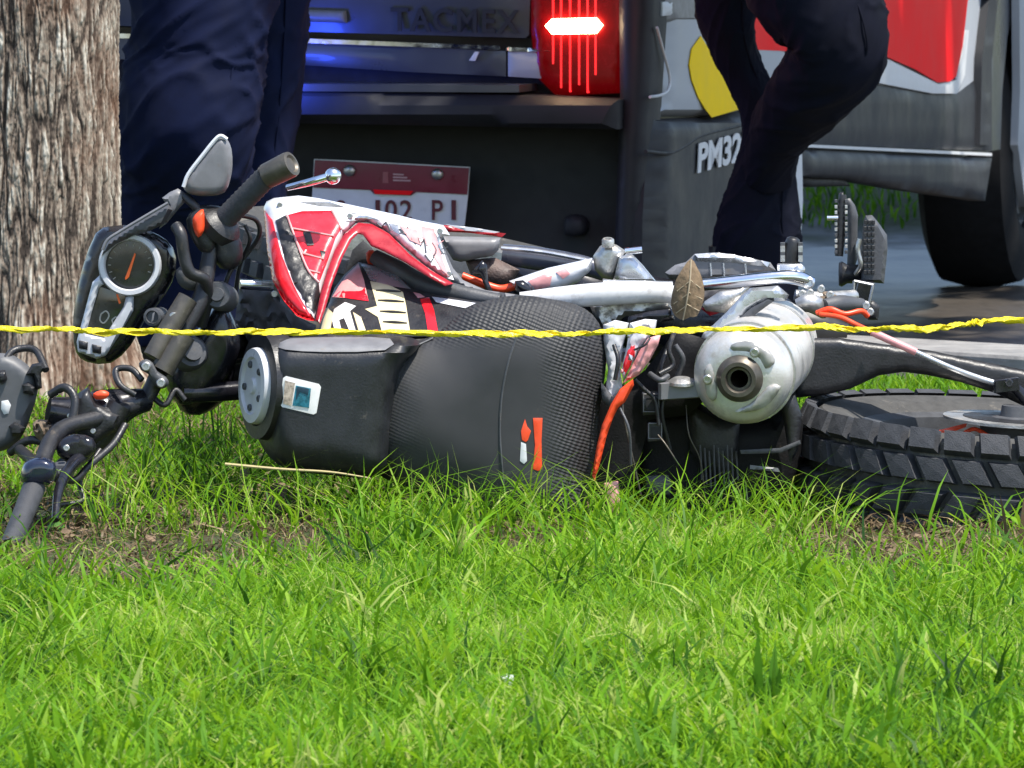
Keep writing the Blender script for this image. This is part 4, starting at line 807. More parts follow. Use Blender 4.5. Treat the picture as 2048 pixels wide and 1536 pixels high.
shell('dark_linkage', [(940, 548), (964, 520), (974, 530), (976, 560), (988, 588), (972, 580), (960, 550)], 10.22, gloss, B, .02, .005)
hose('orange_hose', [(924, 552, 10.25), (960, 566, 10.25), (1000, 578, 10.25), (1030, 572, 10.25)], .006, orange, B)
shell('engine_cover', [(930, 520), (990, 515), (1040, 540), (1020, 570), (1000, 582), (950, 572)], 10.36, M('engine_brown', (.09, .06, .05), .6, var=.4, bump=.6), B, .1, .02, step=10)
shell('engine_block', [(1000, 530), (1180, 530), (1350, 560), (1560, 580), (1620, 640), (1600, 760), (1350, 760), (1230, 680), (1050, 610)], 10.5, gloss, B, .25, .03, step=30)
# heat shield + chrome tube + first peg
shell('heat_shield', [(1330, 545), (1350, 530), (1372, 524), (1389, 508), (1430, 505), (1466, 509), (1541, 525), (1552, 541), (1480, 556), (1400, 562), (1340, 560)], 10.40, grey, B, .05, .014, rw=10, step=8)
shell('heat_shield_top', [(1389, 508), (1430, 505), (1466, 509), (1541, 525), (1535, 534), (1460, 524), (1392, 522)], 10.385, silver, B, .01, .004, step=7)
for x in (1420, 1446, 1490): mk('shield_rib', *tube_g([P(x, 526, 10.386), P(x+2, 552, 10.386)], .0018, 6), silver, B)
mk('chrome_tube', *tube_g([P(1404, 570, 10.30), P(1480, 562, 10.30), P(1560, 554, 10.30), P(1596, 556, 10.31), P(1622, 566, 10.32)], [.0085, .009, .0095, .0105, .0095], 16, 5), chrome, B)
mb = MB(); mb.add(*lathe_g(P(1617, 566, 10.31), TOCAM, [(-.02, .0085), (.004, .0085), (.006, .006), (.003, .004)], 16)); mb.add(*box_g(P(1580, 545, 10.33), (.018, 0, 0), (0, .015, 0), (0, 0, .012))); mb.add(*ball_g(P(1598, 540, 10.32), .009)); mb.build('tube_fitting', silver, B)
def peg(name, x0, x1, ytop, ybot, Y, lugs, mat=black):
    cx = (x0+x1)/2; k = mpp(Y); w_ = (x1-x0)/2*k
    o = mk(name, *tube_g([P(cx-4, ybot, Y), P(cx, (ytop+ybot)/2, Y), P(cx+3, ytop+6, Y), P(cx+4, ytop, Y)], [w_*.9, w_*.95, w_*.85, w_*.45], 14, 4, True, .8), mat, B)
    for i in range(lugs):
        y = ytop+14+(ybot-ytop-22)*i/max(1, lugs-1)
        for s in (-1, 1): mk('peg_tooth', *box_g(P(cx+s*(x1-x0)*.42, y, Y-.006), (w_*.22, 0, 0), (0, .005, 0), (0, 0, .0024)), alu if i % 3 else dgrey, o)
    return o
peg('footpeg', 1562, 1604, 474, 528, 10.38, 6)
pp = peg('footpeg', 1670, 1694, 388, 512, 10.72, 10)
shell('brake_pedal_plate', [(1692, 398), (1700, 396), (1710, 410), (1716, 430), (1714, 520), (1706, 544), (1694, 544), (1696, 470)], 10.74, dgrey, B, .02, .005, step=8)
mk('pedal_stud', *tube_g([P(1654, 436, 10.71), P(1676, 436, 10.71)], .004, 10), chrome, B)
pd = shell('passenger_peg', [(1727, 440), (1731, 431), (1744, 430), (1756, 444), (1774, 470), (1775, 500), (1768, 567), (1722, 564), (1722, 500)], 10.70, dgrey, B, .025, .01, rw=8, step=7)
for i in range(9):
    y = 444+i*12.5
    for x in (1731, 1739, 1747): mk('peg_tooth', *box_g(P(x-(i > 0)*1, y, 10.69), (.0022, 0, 0), (0, .004, 0), (0, 0, .0026)), black, pd.obj)
mk('peg_pivot', *lathe_g(P(1678, 548, 10.72), (1, 0, 0), [(0, .017), (.004, .019), (.012, .014), (.028, .014), (.032, .012)], 18), black, B)
hose('pedal_return_spring', [(1720, 478, 10.69), (1716, 500, 10.69), (1722, 530, 10.69), (1712, 548, 10.7)], .004, screw, B)
mk('peg_hanger', *box_g(P(1726, 584, 10.68), (.0125, 0, -.002), (0, .03, 0), (.004, 0, .0165)), gloss, B)
mb = MB(); k_ = .68/14630
for (a, b_) in (((1708, 562), (1746, 570)), ((1746, 570), (1738, 606)), ((1738, 606), (1706, 598)), ((1706, 598), (1708, 562))): mb.add(*tube_g([P(a[0], a[1], 10.645), P(b_[0], b_[1], 10.645)], .0022, 6))
mb.build('hanger_edge', silver, B)
shell('peg_base', [(1728, 606), (1746, 600), (1760, 612), (1756, 640), (1736, 640)], 10.66, black, B, .03, .006)
mk('linkage_rod', *tube_g([P(1590, 590, 10.55), P(1640, 598, 10.56), P(1708, 592, 10.62)], [.008, .011, .009], 12, 4), alu, B)
mk('linkage_rod', *tube_g([P(1594, 612, 10.5), P(1622, 606, 10.5), P(1650, 622, 10.52)], [.010, .014, .012], 12, 4), alu, B)
mk('rubber_boot', *tube_g([P(1648, 612, 10.5), P(1680, 608, 10.52), P(1722, 610, 10.56)], [.010, .013, .010], 12, 4), dgrey, B)
for c in ((1604, 588), (1620, 586), (1642, 578), (1660, 590), (1740, 624), (1732, 612)): mk('linkage_bolt', *bolt_g(P(c[0], c[1], 10.52), TOCAM, .006), screw, B)
hose('orange_hose', [(1634, 626, 10.44), (1660, 618, 10.43), (1690, 628, 10.43), (1722, 622, 10.44), (1735, 632, 10.45)], .004, orange, B)
hose('orange_hose', [(1640, 628, 10.43), (1680, 634, 10.42), (1714, 650, 10.41), (1744, 664, 10.40)], .0035, orange, B)
shell('gear_clump', [(1610, 600), (1640, 582), (1668, 588), (1690, 600), (1700, 616), (1660, 622), (1620, 616)], 10.56, mudm, B, .03, .012, sm=2, rough=.004, step=6)
# ---- exhaust silencer
A = P(1482, 754, 10.0); Bq = P(1562, 668, 10.46); ax = (Bq-A).normalized(); Lx = (Bq-A).length
muf = mk('silencer', *lathe_g(A, ax, [(.14, .017), (.0, .050), (.001, .060), (.005, .0645), (.012, .0665), (Lx*.15, .0685), (Lx*.5, .0685), (Lx*.8, .063), (Lx*.93, .050), (Lx, .035)], 48), muffm, B)
fax_ = -ax; d0, fu_, fv_ = frame(fax_)
mk('silencer_cap', *ring_g(A, fax_, [(.0645, -.006), (.062, .001), (.0575, .007), (.047, .014), (.038, .017), (.030, .017), (.028, -.03)], 56), muffm, B)
for q_, r_ in ((.10, .0692), (.62, .0672)): mk('silencer_band', *ring_g(A+ax*(Lx*q_), ax, [(r_-.004, -.004), (r_+.0012, -.004), (r_+.0016, 0), (r_+.0012, .004), (r_-.004, .004)], 48), alu, B)
mk('tail_pipe', *ring_g(A, fax_, [(.0166, -.12), (.0166, .026), (.0185, .029), (.024, .029), (.026, .026), (.031, .022), (.0335, .014), (.0335, -.03), (.018, -.12)], 48), gun, B)
mk('tail_pipe_bore', *lathe_g(A, fax_, [(-.125, .0166), (-.12, .0166)], 24), M('soot', (.004, .004, .004), .9, spec=.0), B)
mk('tail_pipe_liner', *ring_g(A+fax_*.012, fax_, [(.0125, 0), (.0165, 0), (.0165, .008), (.0125, .008)], 28), gun, B)
def capat(px, py):                       # point on the cap cone seen at a pixel
    d = ray(px, py); c = Vector((0, 0, H)); o_ = A+fax_*.0165; return c+d*((o_-c).dot(fax_)/d.dot(fax_))
def capmap(x, y, h): return capat(x, y)+fax_*h
for pts, bc in (([(1462, 690), (1490, 682), (1522, 690), (1545, 712), (1548, 728), (1530, 738), (1520, 718), (1498, 704), (1466, 702)], (1510, 704)), ([(1408, 742), (1420, 728), (1432, 756), (1436, 788), (1426, 802), (1412, 786)], (1416, 758)), ([(1536, 772), (1560, 774), (1540, 806), (1510, 822), (1470, 824), (1500, 806)], None)):
    shell('cap_pad', pts, capmap, M('cap_pad_alloy', (.40, .38, .35), .45, .5, var=.2), B, .012, .0025, rw=5, sm=2, step=6)
    if bc: mk('cap_bolt', *bolt_g(capat(*bc)+fax_*.004, fax_, .0068, .004), screw, B)
shell('silencer_strap', [(1408, 662), (1426, 650), (1455, 622), (1484, 590), (1500, 576), (1556, 571), (1578, 590), (1572, 602), (1535, 602), (1500, 622), (1470, 652), (1440, 672), (1412, 690), (1398, 716), (1390, 708)], 10.13, silver, B, .02, .008, rw=8, step=7)
shell('strap_rubber', [(1440, 664), (1470, 644), (1502, 616), (1536, 598), (1548, 602), (1512, 628), (1476, 660), (1448, 676)], 10.118, dgrey, B, .012, .004, step=7)
shell('silencer_hanger', [(1410, 602), (1440, 582), (1500, 574), (1480, 600), (1450, 626), (1412, 622), (1404, 610)], 10.2, alu, B, .03, .008)
shell('silencer_heat_guard', [(1388, 740), (1394, 712), (1410, 690), (1424, 684), (1408, 712), (1400, 744)], 10.03, grey, B, .02, .005)
# ---- broken tail
sootblack = M('matte_black_plastic', (.006, .006, .007), .6, var=.4, bump=.3, spec=.25, dirt=(MUD, .2, 18))
shell('red_cross_member', [(1400, 616), (1450, 606), (1470, 616), (1420, 632)], 10.22, dred, B, .02, .003)
shell('tail_fairing', [(1206, 650), (1230, 640), (1258, 646), (1246, 690), (1240, 740), (1246, 780), (1224, 800), (1210, 790), (1216, 740), (1208, 690)], 10.04, white, B, .02, .008, rw=8, rough=.0012, step=7)
shell('tail_fairing', [(1260, 646), (1290, 638), (1314, 640), (1310, 662), (1284, 690), (1262, 730), (1248, 758), (1242, 744), (1254, 690)], 10.02, white, B, .015, .007, rw=8, rough=.0012, step=7)
shell('tail_fairing', [(1296, 676), (1322, 668), (1316, 690), (1300, 720), (1278, 750), (1246, 766), (1260, 740), (1280, 700)], 10.0, pink, B, .012, .006, rw=6, rough=.001, step=6)
shell('tail_fairing', [(1256, 700), (1270, 690), (1262, 730), (1248, 752), (1246, 730)], 9.995, redg, B, .006, .003)
shell('tail_light_shard', [(1266, 758), (1268, 770), (1250, 804), (1236, 816), (1226, 836), (1214, 870), (1202, 918), (1190, 962), (1184, 950), (1194, 890), (1204, 850), (1222, 808), (1240, 778)], 9.99, orange, B, .014, .005, rw=5, step=5)
shell('tail_light_shard', [(1208, 966), (1236, 962), (1240, 1000), (1236, 1034), (1222, 1026), (1210, 1000)], 10.0, pink, B, .014, .004, step=6)
shell('tail_bracket', [(1202, 764), (1226, 792), (1246, 790), (1242, 812), (1222, 818), (1204, 800)], 10.02, dgrey, B, .02, .006)
shell('dark_tail_panel', [(1186, 800), (1214, 760), (1250, 770), (1290, 740), (1330, 690), (1350, 660), (1420, 680), (1400, 740), (1410, 800), (1380, 830), (1300, 840), (1260, 1000), (1250, 1060), (1180, 1060), (1186, 960)], 10.12, sootblack, B, .08, .012, step=14)
shell('inner_mudguard', [(1262, 800), (1330, 812), (1400, 806), (1450, 840), (1540, 836), (1590, 780), (1606, 850), (1600, 930), (1580, 1000), (1500, 1070), (1380, 1085), (1256, 1080)], 10.2, sootblack, B, .12, .03, rw=40, step=18)
shell('mudguard_inset', [(1376, 806), (1436, 842), (1480, 846), (1476, 900), (1460, 960), (1420, 950), (1380, 900)], 10.155, black, B, .02, .008, step=10)
mb = MB(); mb.add(*box_g(P(1360, 778, 10.05), (.030, 0, .002), (0, .03, 0), (.0, 0, .012))); mb.build('mudguard_bracket', grey, B)
mk('mushroom_bolt', *lathe_g(P(1363, 768, 10.03), Vector((0, -.15, 1)), [(0, .02), (.004, .019), (.009, .011), (.010, .006)], 18), alu, B)
for (cx, cy, sx, sy) in ((1302, 806, .013, .015), (1310, 862, .011, .013)):
    cb = mk('wiring_connector', *box_g(P(cx, cy, 10.06), (sx, 0, .001), (0, .02, 0), (0, 0, sy)), black, B)
    mk('connector_socket', *box_g(P(cx+2, cy+2, 10.039), (sx*.62, 0, 0), (0, .001, 0), (0, 0, sy*.55)), truckdark, cb)
    mk('connector_rim', *tube_g([P(cx+dx*sx/mpp(10)*.8, cy+dy*sy/mpp(10)*.8, 10.037) for dx, dy in ((-1, -1), (1, -1), (1, 1), (-1, 1), (-1, -1))], .0011, 6), grey, cb)
for pts, r_, m_ in (([(1250, 770, 10.0), (1246, 820, 9.99), (1262, 900, 9.99), (1282, 990, 10.0)], .0012, gun), ([(1316, 870, 10.03), (1332, 890, 10.02), (1358, 930, 10.02)], .0012, gun), ([(1372, 810, 10.06), (1378, 870, 10.05), (1400, 920, 10.06), (1412, 1000, 10.07)], .001, gun), ([(1240, 816, 9.99), (1258, 860, 9.98), (1262, 930, 9.99)], .002, dgrey), ([(1228, 690, 10.0), (1236, 720, 9.99), (1230, 760, 9.99)], .003, black), ([(1350, 660, 10.04), (1338, 700, 10.03), (1346, 730, 10.03), (1318, 748, 10.02)], .0035, black), ([(1300, 748, 10.02), (1320, 760, 10.0), (1336, 752, 10.01)], .004, dgrey), ([(1268, 700, 9.99), (1290, 690, 9.985), (1300, 676, 9.99)], .0015, black)):
    hose('wiring', pts, r_, m_, B)
for i in range(9): mk('mudguard_rib', *tube_g([P(1400+i*9, 890+(i % 3)*6, 10.13), P(1404+i*9, 960+(i % 4)*8, 10.13)], .0015, 6), dgrey, B)
shell('mudguard_edge', [(1480, 900), (1560, 896), (1600, 880), (1602, 888), (1560, 906), (1482, 908)], 10.12, dgrey, B, .02, .002)
shell('mudguard_edge', [(1500, 930), (1556, 936), (1560, 944), (1500, 938)], 10.12, grey, B, .01, .002)
shell('plastic_flap', [(1560, 800), (1590, 790), (1604, 830), (1596, 900), (1580, 930), (1570, 860)], 10.13, black, B, .02, .006, step=8)
for i in range(10):
    x = random.uniform(1208, 1310); y = random.uniform(645, 740)+(1310-x)*.3; q_ = random.uniform(5, 13)
    shell('broken_shard', [(x, y), (x+q_*random.uniform(.5, 1), y+q_*.3), (x+q_*.6, y+q_*random.uniform(1, 2)), (x-q_*.2, y+q_)], 10.0+random.uniform(-.02, .02), random.choice([white, black, redg, silver, pink, dgrey]), B, .006, .002, step=4)
hose('wiring', [(1334, 700, 10.06), (1322, 740, 10.04), (1330, 780, 10.04), (1324, 830, 10.04), (1340, 900, 10.05)], .003, black, B)
hose('wiring', [(1270, 760, 10.03), (1290, 780, 10.03), (1310, 800, 10.03), (1318, 850, 10.03)], .003, black, B)
hose('wiring', [(1350, 690, 10.05), (1366, 720, 10.05), (1352, 760, 10.06)], .004, dgrey, B)
shell('plate_bracket', [(1290, 952), (1336, 950), (1344, 968), (1340, 990), (1296, 990)], 10.1, dgrey, B, .02, .004)

# ---------------------------------------------------------------- dry leaf caught on the motorcycle
leafbrown = M('dry_leaf', (.17, .115, .065), .75, var=.35, vs=40, bump=.5, bs=200)
lo = P(1372, 636, 10.06)
lm = depth_map(lambda x, y: 10.06+((x-1376)/32)**2*.010+((y-580)/60)**2*.008)
lf = thing('dry_leaf', 'curled brown dry leaf standing upright against the silencer bracket', 'leaf', lo)
LP = [(1382, 517), (1394, 534), (1404, 556), (1409, 582), (1406, 606), (1394, 632), (1380, 634), (1366, 640), (1350, 632), (1342, 612), (1344, 588), (1352, 560), (1366, 536)]
lsh = Shell(LP, lm, .0012, .0, None, 2, 6, .0008); lsh.build('leaf_blade', leafbrown, lf)
vein = M('leaf_vein', (.34, .27, .18), .7)
mk('leaf_vein', *tube_g([lm(x, y, .001) for x, y in ((1382, 520), (1380, 560), (1374, 600), (1366, 640))], .0013, 6, 4), vein, lf)
for (a, b_) in (((1380, 560), (1400, 576)), ((1377, 585), (1404, 598)), ((1373, 608), (1398, 622)), ((1380, 562), (1354, 582)), ((1376, 588), (1347, 608)), ((1372, 612), (1352, 626))):
    mk('leaf_vein', *tube_g([lm(a[0], a[1], .001), lm(b_[0], b_[1], .001)], .0008, 5), vein, lf)

# ---------------------------------------------------------------- caution tape
tapem = bpy.data.materials.new('yellow_tape'); tapem.use_nodes = True
bb = tapem.node_tree.nodes['Principled BSDF']; bb.inputs['Base Color'].default_value = (.86, .68, .01, 1); bb.inputs['Roughness'].default_value = .28
tn = tapem.node_tree.nodes.new('ShaderNodeTexNoise'); tn.inputs['Scale'].default_value = 60; bq_ = tapem.node_tree.nodes.new('ShaderNodeBump'); bq_.inputs['Strength'].default_value = .5; bq_.inputs['Distance'].default_value = .003
lk(tapem.node_tree, tn.outputs[0], bq_.inputs['Height']); lk(tapem.node_tree, bq_.outputs[0], bb.inputs['Normal'])
def tape():
    ctl = [(-1400, 600), (-600, 632), (0, 652), (200, 658), (420, 662), (640, 666), (1000, 671), (1200, 669), (1400, 663), (1650, 659), (1800, 653), (1920, 650), (1960, 643), (2048, 638), (2700, 610), (3400, 580)]
    q = crom(ctl, 40); V = []; Fc = []; n = len(q); nw = 7; rr = np.random.default_rng(3)
    ph = 0; tw = 0
    for i, c in enumerate(q):
        Y = 9.45; tw += .055+.09*(math.sin(i*.09)+math.sin(i*.031+2)); wdt = .0056+.0015*math.sin(i*.11)+.0006*rr.normal()*.5
        ce = P(c[0], c[1]+1.2*math.sin(i*.17), Y)
        for k in range(nw):
            s = (k/(nw-1)-.5)*2; a = tw*.35+s*1.25; r = wdt*(1+.05*rr.normal()*.5)
            V.append(ce+Vector((0, math.cos(a)*r*s*.8-.003*math.cos(s*3+i*.4), math.sin(a+1.2)*r*s+.0016*math.sin(i*.5+k*1.7))))
        if i:
            for k in range(nw-1): Fc.append(((i-1)*nw+k, i*nw+k, i*nw+k+1, (i-1)*nw+k+1))
    o = mk('caution_tape', V, Fc, tapem, None, ang=60, origin=P(1024, 671, 9.45)); sm = o.modifiers.new('t', 'SOLIDIFY'); sm.thickness = .0008
    tag(o, 'yellow caution tape twisted into a rope, stretched across in front of the motorcycle', 'tape')
tape()

# ---------------------------------------------------------------- grass
def blades(name, pos, hgt, wid, lean, mat, tone, kind='stuff', curl=1.0, az=None, origin=(0, 0, 0), parent=None):
    n = len(pos); a = rng.uniform(0, 2*np.pi, n) if az is None else az
    dirv = np.stack([np.cos(a), np.sin(a), np.zeros(n)], 1); fa = a+np.pi/2+rng.normal(0, .6, n); wv2 = np.stack([np.cos(fa), np.sin(fa), rng.normal(0, .15, n)], 1)
    bend = rng.normal(0, .35, n)*curl; sidev = np.stack([-np.sin(a), np.cos(a), np.zeros(n)], 1)
    T4 = [0, .35, .7, 1]; W4 = [.75, 1, .72, 0]; Vv = []
    for t, wf in zip(T4, W4):
        up = hgt*t*(1-.32*lean*t*t); c = pos+dirv*(hgt*lean*t**1.8)[:, None]+sidev*(hgt*bend*(t*t-.6*t))[:, None]; c[:, 2] += up
        if wf > 0: Vv += [c-wv2*(wid*wf*.5)[:, None], c+wv2*(wid*wf*.5)[:, None]]
        else: Vv.append(c)
    V = np.stack(Vv, 1)-np.array(origin)
    base = (np.arange(n)*7)[:, None]
    quads = np.concatenate([base+np.array([[0, 1, 3, 2]]), base+np.array([[2, 3, 5, 4]])], 1).reshape(-1, 4); tris = base+np.array([[4, 5, 6]])
    me = bpy.data.meshes.new(name); me.vertices.add(n*7); me.vertices.foreach_set('co', V.reshape(-1))
    me.loops.add(quads.size+tris.size); me.loops.foreach_set('vertex_index', np.concatenate([quads.ravel(), tris.ravel()]).astype(np.int32))
    me.polygons.add(len(quads)+len(tris)); me.polygons.foreach_set('loop_start', np.concatenate([np.arange(len(quads))*4, quads.size+np.arange(len(tris))*3]).astype(np.int32))
    me.update(); me.polygons.foreach_set('use_smooth', [True]*len(me.polygons))
    at = me.attributes.new('tone', 'FLOAT', 'POINT'); at.data.foreach_set('value', np.repeat(tone, 7).astype(np.float32))
    me.materials.append(mat); o = bpy.data.objects.new(name, me); COL.objects.link(o); o.location = origin
    if parent: o.parent = parent; o.location = (0, 0, 0)
    if kind: o['kind'] = kind
    return o
GZ = np.vectorize(gz)
def pxpy(x, y): return 1024+x/y*F, 768+(H/y-PITCH)*F     # photo pixel of a ground point
def bare(x, y):                        # worn, leaf-littered ground near the bike
    px, py = pxpy(x, y); b = np.zeros(len(x))
    for (cx, cy, rx, ry) in ((250, 1085, 310, 88), (560, 1030, 170, 90), (400, 940, 400, 140), (100, 900, 300, 120), (1850, 1120, 270, 62), (1450, 1040, 260, 30), (1180, 1030, 420, 26), (1060, 1085, 150, 42), (1400, 1050, 190, 50), (1800, 1040, 330, 75)):
        b = np.maximum(b, np.clip(1.9-1.2*np.hypot((px-cx)/rx, (py-cy)/ry), 0, 1)) if True else b
    return b
def field(n, y0, y1, xf, dens_bare=.7):
    y = rng.uniform(y0, y1, n); x = rng.uniform(-1, 1, n)*(xf*y)
    clump = vnoise(x*9+50, y*7, 21); keep = rng.random(n) < (.55+.6*clump)
    keep &= rng.random(n) > bare(x, y)*dens_bare
    x, y = x[keep], y[keep]; return np.stack([x, y, GZ(x, y)-.004], 1)
p = field(92000, 6.9, 10.3, .098, .93); n = len(p); wear = 1-.6*np.clip(bare(p[:, 0], p[:, 1]), 0, 1)
cl = vnoise(p[:, 0]*5+50, p[:, 1]*4, 31); cl2 = vnoise(p[:, 0]*14, p[:, 1]*9, 8)
blades('lawn_grass', p, rng.uniform(.024, .062, n)*(.6+.8*cl)*wear, rng.uniform(.0022, .0052, n), rng.uniform(.1, 1.2, n), grassm, np.clip(.50+.75*(cl-.5)+.5*(cl2-.5)+rng.normal(0, .2, n), 0, 1))
p = field(20000, 6.9, 10.2, .095, .75); n = len(p); cl = vnoise(p[:, 0]*4, p[:, 1]*3, 77)
blades('fine_grass_stems', p, rng.uniform(.05, .10, n)*(.55+.7*cl)*(1-.45*np.clip(bare(p[:, 0], p[:, 1]), 0, 1)), rng.uniform(.0011, .0022, n), rng.uniform(.2, 1.4, n), grassm, np.clip(rng.normal(.76, .17, n), 0, 1), curl=2.6)
p = field(7500, 6.9, 9.9, .09, .8); ck = vnoise(p[:, 0]*3.2+9, p[:, 1]*2.2, 55) > .42; p = p[ck]; n = len(p)
blades('broad_grass', p, rng.uniform(.04, .095, n), rng.uniform(.0045, .0085, n), rng.uniform(.15, 1.1, n), grassm, np.clip(rng.normal(.55, .22, n), 0, 1), curl=1.5)
nt_ = 420; ty_ = rng.uniform(6.95, 9.95, nt_); tx_ = rng.uniform(-.085, .085, nt_)*ty_; reps = 11
tx_ = np.repeat(tx_, reps)+rng.normal(0, .012, nt_*reps); th = np.repeat(rng.uniform(.06, .12, nt_), reps)*rng.uniform(.6, 1.1, nt_*reps); tt = np.repeat(rng.normal(.5, .22, nt_), reps)+rng.normal(0, .08, nt_*reps)
ty_ = np.repeat(ty_, reps)+rng.normal(0, .012, nt_*reps); kb = rng.random(len(tx_)) > bare(tx_, ty_)*.9; tx_, ty_, th, tt = tx_[kb], ty_[kb], th[kb], tt[kb]
blades('grass_clumps', np.stack([tx_, ty_, GZ(tx_, ty_)-.004], 1), th, rng.uniform(.0025, .006, len(tx_)), rng.uniform(.2, 1.2, len(tx_)), grassm, np.clip(tt, 0, 1), curl=1.4)
ye = np.concatenate([rng.uniform(9.62, 9.95, 1500), rng.uniform(9.9, 11.4, 3800)]); xe = rng.uniform(-.072, .075, len(ye))*ye; pe = np.stack([xe, ye, GZ(xe, ye)-.004], 1); n = len(pe)
pxe, _ = pxpy(xe, ye); kk = rng.random(n) < np.where((pxe > 1640) | (pxe < 260), .06, np.where(pxe < 640, np.where(ye < 10.1, .08, .7), .38)); pe = pe[kk]; n = len(pe)
blades('long_grass', pe, rng.uniform(.05, .125, n), rng.uniform(.0016, .0042, n), rng.uniform(.15, 1.3, n), grassm, np.clip(rng.normal(.5, .24, n)-.22*(pxpy(pe[:, 0], pe[:, 1])[0] < 660), 0, 1), curl=1.8)  # left blades toned darker, painting the bike's shade under the handlebar
yw = rng.uniform(9.70, 9.96, 620); xw = rng.uniform(-.058, .046, 620)*yw; nw_ = len(xw)
blades('wispy_grass', np.stack([xw, yw, GZ(xw, yw)-.004], 1), rng.uniform(.06, .15, nw_), rng.uniform(.0012, .003, nw_), rng.uniform(.2, 1.5, nw_), grassm, np.clip(rng.normal(.72, .2, nw_), 0, 1), curl=2.2)
p = field(52000, 10.3, 13.15, .1, .55); n = len(p)
blades('rear_lawn_grass', p, rng.uniform(.02, .055, n)*(1-.5*np.clip((p[:, 1]-12.6)/.7, 0, 1)), rng.uniform(.0025, .0045, n), rng.uniform(.1, .9, n), grassm, np.clip(rng.normal(.5, .2, n), 0, 1))
y = rng.uniform(21.6, 40, 42000); x = y*rng.uniform(-.075, .085, 42000)
blades('far_lawn_grass', np.stack([x, y, GZ(x, y)], 1), rng.uniform(.03, .07, len(x)), rng.uniform(.006, .011, len(x)), rng.uniform(.1, .8, len(x)), grassm, np.clip(rng.normal(.35, .18, len(x)), 0, 1))
# straw and dead leaves on the worn patches
y = rng.uniform(8.9, 12.4, 60000); x = rng.uniform(-.085, .085, 60000)*y; k = rng.random(60000) < bare(x, y)*.4; x, y = x[k], y[k]; n = len(x)
blades('dry_straw', np.stack([x, y, GZ(x, y)+.003], 1), rng.uniform(.012, .04, n), rng.uniform(.0016, .004, n), rng.uniform(.9, 2.2, n), strawm, rng.random(n), curl=2)
# tall tufts one can pick out
def tuft(px, py, spec, label, wid=.004, tone=.65, group=None, cat='grass tuft', mat=None, name='grass_tuft'):
    o = G(px, py); o.z = gz(o.x, o.y)-.003; m = len(spec); pos = np.tile(np.array(o), (m, 1))+rng.normal(0, .006, (m, 3))*np.array([1, 1, 0])
    hg = np.array([s[1]*mpp(o.y) for s in spec]); dx = np.array([s[0]*mpp(o.y) for s in spec]); ln = np.abs(dx)/hg
    az = np.where(dx > 0, 0, np.pi)+rng.normal(0, .35, m)
    ob = blades(name, pos, hg, np.full(m, wid)*rng.uniform(.8, 1.2, m), ln, mat or grassm, np.clip(rng.normal(tone, .1, m), 0, 1), None, .5, az, tuple(o))
    tag(ob, label, cat, group)
tuft(290, 1040, [(-90, 110), (-60, 150), (-20, 165), (-40, 120), (20, 150), (60, 130), (90, 70), (10, 100)], 'bright grass tuft standing below the left handlebar grip', .004, .75)
tuft(1600, 1090, [(-20, 150), (100, 125), (130, 75), (20, 110), (-60, 80), (60, 150), (-90, 60)], 'tall pale grass tuft between the black mudguard and the rear tyre', .0042, .8)
tuft(1075, 1060, [(-110, 175), (-60, 150), (25, 100), (60, 120), (10, 70), (40, 60)], 'leaning grass tuft growing against the front of the seat', .0045, .75)
tuft(1985, 1160, [(-40, 190), (-20, 140), (10, 170), (40, 90), (-60, 90)], 'grass tuft near the rear tyre beside the dry stalk', .0045, .65)
tuft(1380, 1075, [(-100, 120), (30, 90), (90, 100), (-50, 95), (60, 120)], 'grass tuft in front of the black rear mudguard', .0036, .8)
tuft(1545, 1490, [(-14, 230), (4, 190), (10, 150), (-8, 200)], 'broad dark grass blades standing upright in the near lawn', .014, .27)
tuft(1640, 1440, [(160, 150), (60, 40)], 'dark grass blade leaning far to the right in the near lawn', .006, .05)
tuft(1240, 1445, [(-150, 115), (-40, 60)], 'dark grass blade leaning left near the white scrap', .006, .05)
tuft(560, 1390, [(-70, 60), (70, 55)], 'small dark grass blades in the near left lawn', .005, .05)
tuft(190, 1165, [(-30, 110), (10, 80), (30, 60)], 'broad pale leaf standing below the worn soil at left', .013, .72)
tuft(760, 1060, [(-60, 120), (-20, 90), (40, 150), (80, 80), (20, 60)], 'thin grass tuft under the black fuel tank', .003, .85)
tuft(420, 980, [(-60, 150), (30, 190), (80, 140), (-20, 90), (110, 120), (-100, 90), (60, 60)], 'deep green grass tuft growing up beneath the handlebar', .003, .45)
tuft(2030, 1130, [(-20, 150), (10, 170), (-6, 120), (16, 110)], 'brown dead stalk at the right edge below the rear tyre', .008, .25, None, 'dead stalk', strawm, 'dead_stalk')
# curled dead leaves, twig, scraps
dl = M('dead_leaf', (.15, .10, .06), .85, var=.4, vs=60)
def dead_leaf(px, py, size, rot, lab, grp='dead leaves on the worn soil', mat=dl, lift=.012):
    o = G(px, py); o.z = gz(o.x, o.y)+lift; s = size*mpp(o.y); V = []; Fc = []
    for i in range(7):
        t = i/6; w_ = math.sin(math.pi*(.06+.9*t))*.42
        for k in (-1, 0, 1): V.append(Vector(((t-.5)*1, w_*k, .25*(t-.5)**2+.22*abs(k)*w_*1.5))*s)
    for i in range(6):
        for k in range(2): Fc.append((i*3+k, i*3+k+1, (i+1)*3+k+1, (i+1)*3+k))
    R = Matrix.Rotation(rot, 3, 'Z') @ Matrix.Rotation(random.uniform(.3, 1.0), 3, 'X') @ Matrix.Rotation(random.uniform(-.4, .4), 3, 'Y')
    ob = mk('dead_leaf', [o+R @ v for v in V], Fc, mat, None, origin=o); m_ = ob.modifiers.new('t', 'SOLIDIFY'); m_.thickness = .001
    tag(ob, lab, 'leaf', grp)
dead_leaf(575, 1015, 95, .4, 'large curled brown leaf on the soil below the fuel tank')
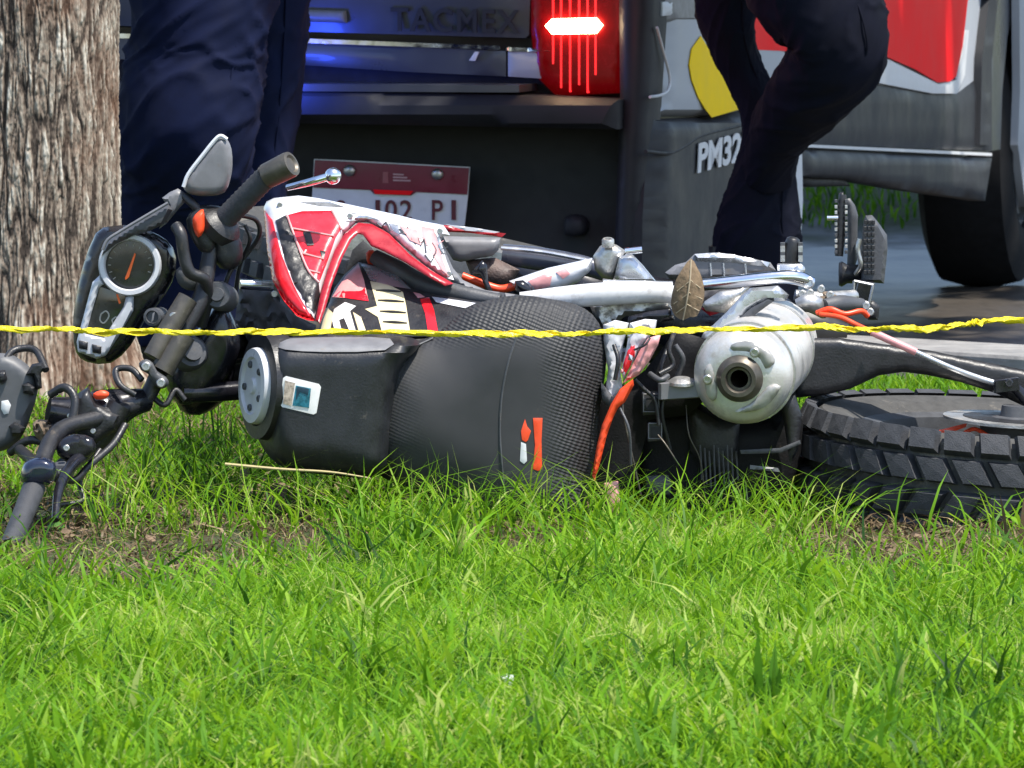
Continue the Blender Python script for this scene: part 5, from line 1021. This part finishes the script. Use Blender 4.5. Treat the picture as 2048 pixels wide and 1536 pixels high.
dead_leaf(500, 985, 80, 2.2, 'greyish crumpled leaf on the soil left of the large curled leaf')
def litter(name, n, x0, x1, y0, y1, s0, s1):
    mb = MB()
    for i in range(n):
        o = G(random.uniform(x0, x1), random.uniform(y0, y1)); o.z = gz(o.x, o.y)+.012; sz = random.uniform(s0, s1)*mpp(o.y)
        Rm = Matrix.Rotation(random.uniform(0, 6.3), 3, 'Z') @ Matrix.Rotation(random.uniform(.2, 1.2), 3, 'X')
        V = [o+Rm @ (Vector(v)*sz) for v in ((-.5, 0, .05), (-.15, .22, .1), (-.15, -.2, .06), (.2, .16, .03), (.2, -.2, .12), (.5, 0, .1), (0, 0, 0))]
        mb.add(V, [(0, 6, 1), (0, 2, 6), (1, 6, 3), (2, 4, 6), (3, 6, 5), (4, 5, 6)])
    mb.build(name, dl, None, kind='stuff')
litter('leaf_litter', 90, 100, 430, 985, 1100, 20, 48); litter('leaf_litter', 40, 440, 660, 960, 1040, 20, 50); litter('leaf_litter', 40, 1760, 2000, 1065, 1140, 18, 40)
_gl = dl; dl = M('weed_leaf', (.10, .235, .03), .5, var=.35, vs=50)
litter('weed_leaves', 130, 0, 2048, 1130, 1536, 16, 46); litter('weed_leaves', 14, 60, 200, 960, 1090, 30, 60)
dl = _gl
def scrap(px, py, pts, label, mat, lift=.03):
    o = G(px, py+lift/mpp(8.5)); Y = o.y
    s = Shell([(px+a, py+b) for a, b in pts], depth_map(lambda x, y: Y+(x-px)*.0002), .002, .003, None, 1, 6, .001)
    V, Fc = s.geo(); tag(mk('paper_scrap', V, Fc, mat, None, origin=o), label, 'litter')
scrap(1012, 1366, [(-12, -12), (2, -18), (16, -16), (14, 4), (2, 22), (-10, 16), (-6, 0)], 'crumpled white scrap lying in the near lawn', truckwhite, .04)
scrap(330, 1018, [(-6, -12), (2, -10), (2, 0), (8, 8), (2, 14), (-6, 8)], 'small white scrap on the soil under the handlebar', truckwhite, .01)
tw = [P(450, 928, 9.9), P(560, 938, 9.9), P(660, 944, 9.9), P(740, 956, 9.9)]
tag(mk('straw_stalk', *tube_g(tw, [.0022, .002, .0016, .001], 6, 5), strawm if False else M('dry_stem', (.42, .34, .16), .7), None, origin=tw[0]), 'straw coloured dry stem lying across below the fuel tank', 'stem')
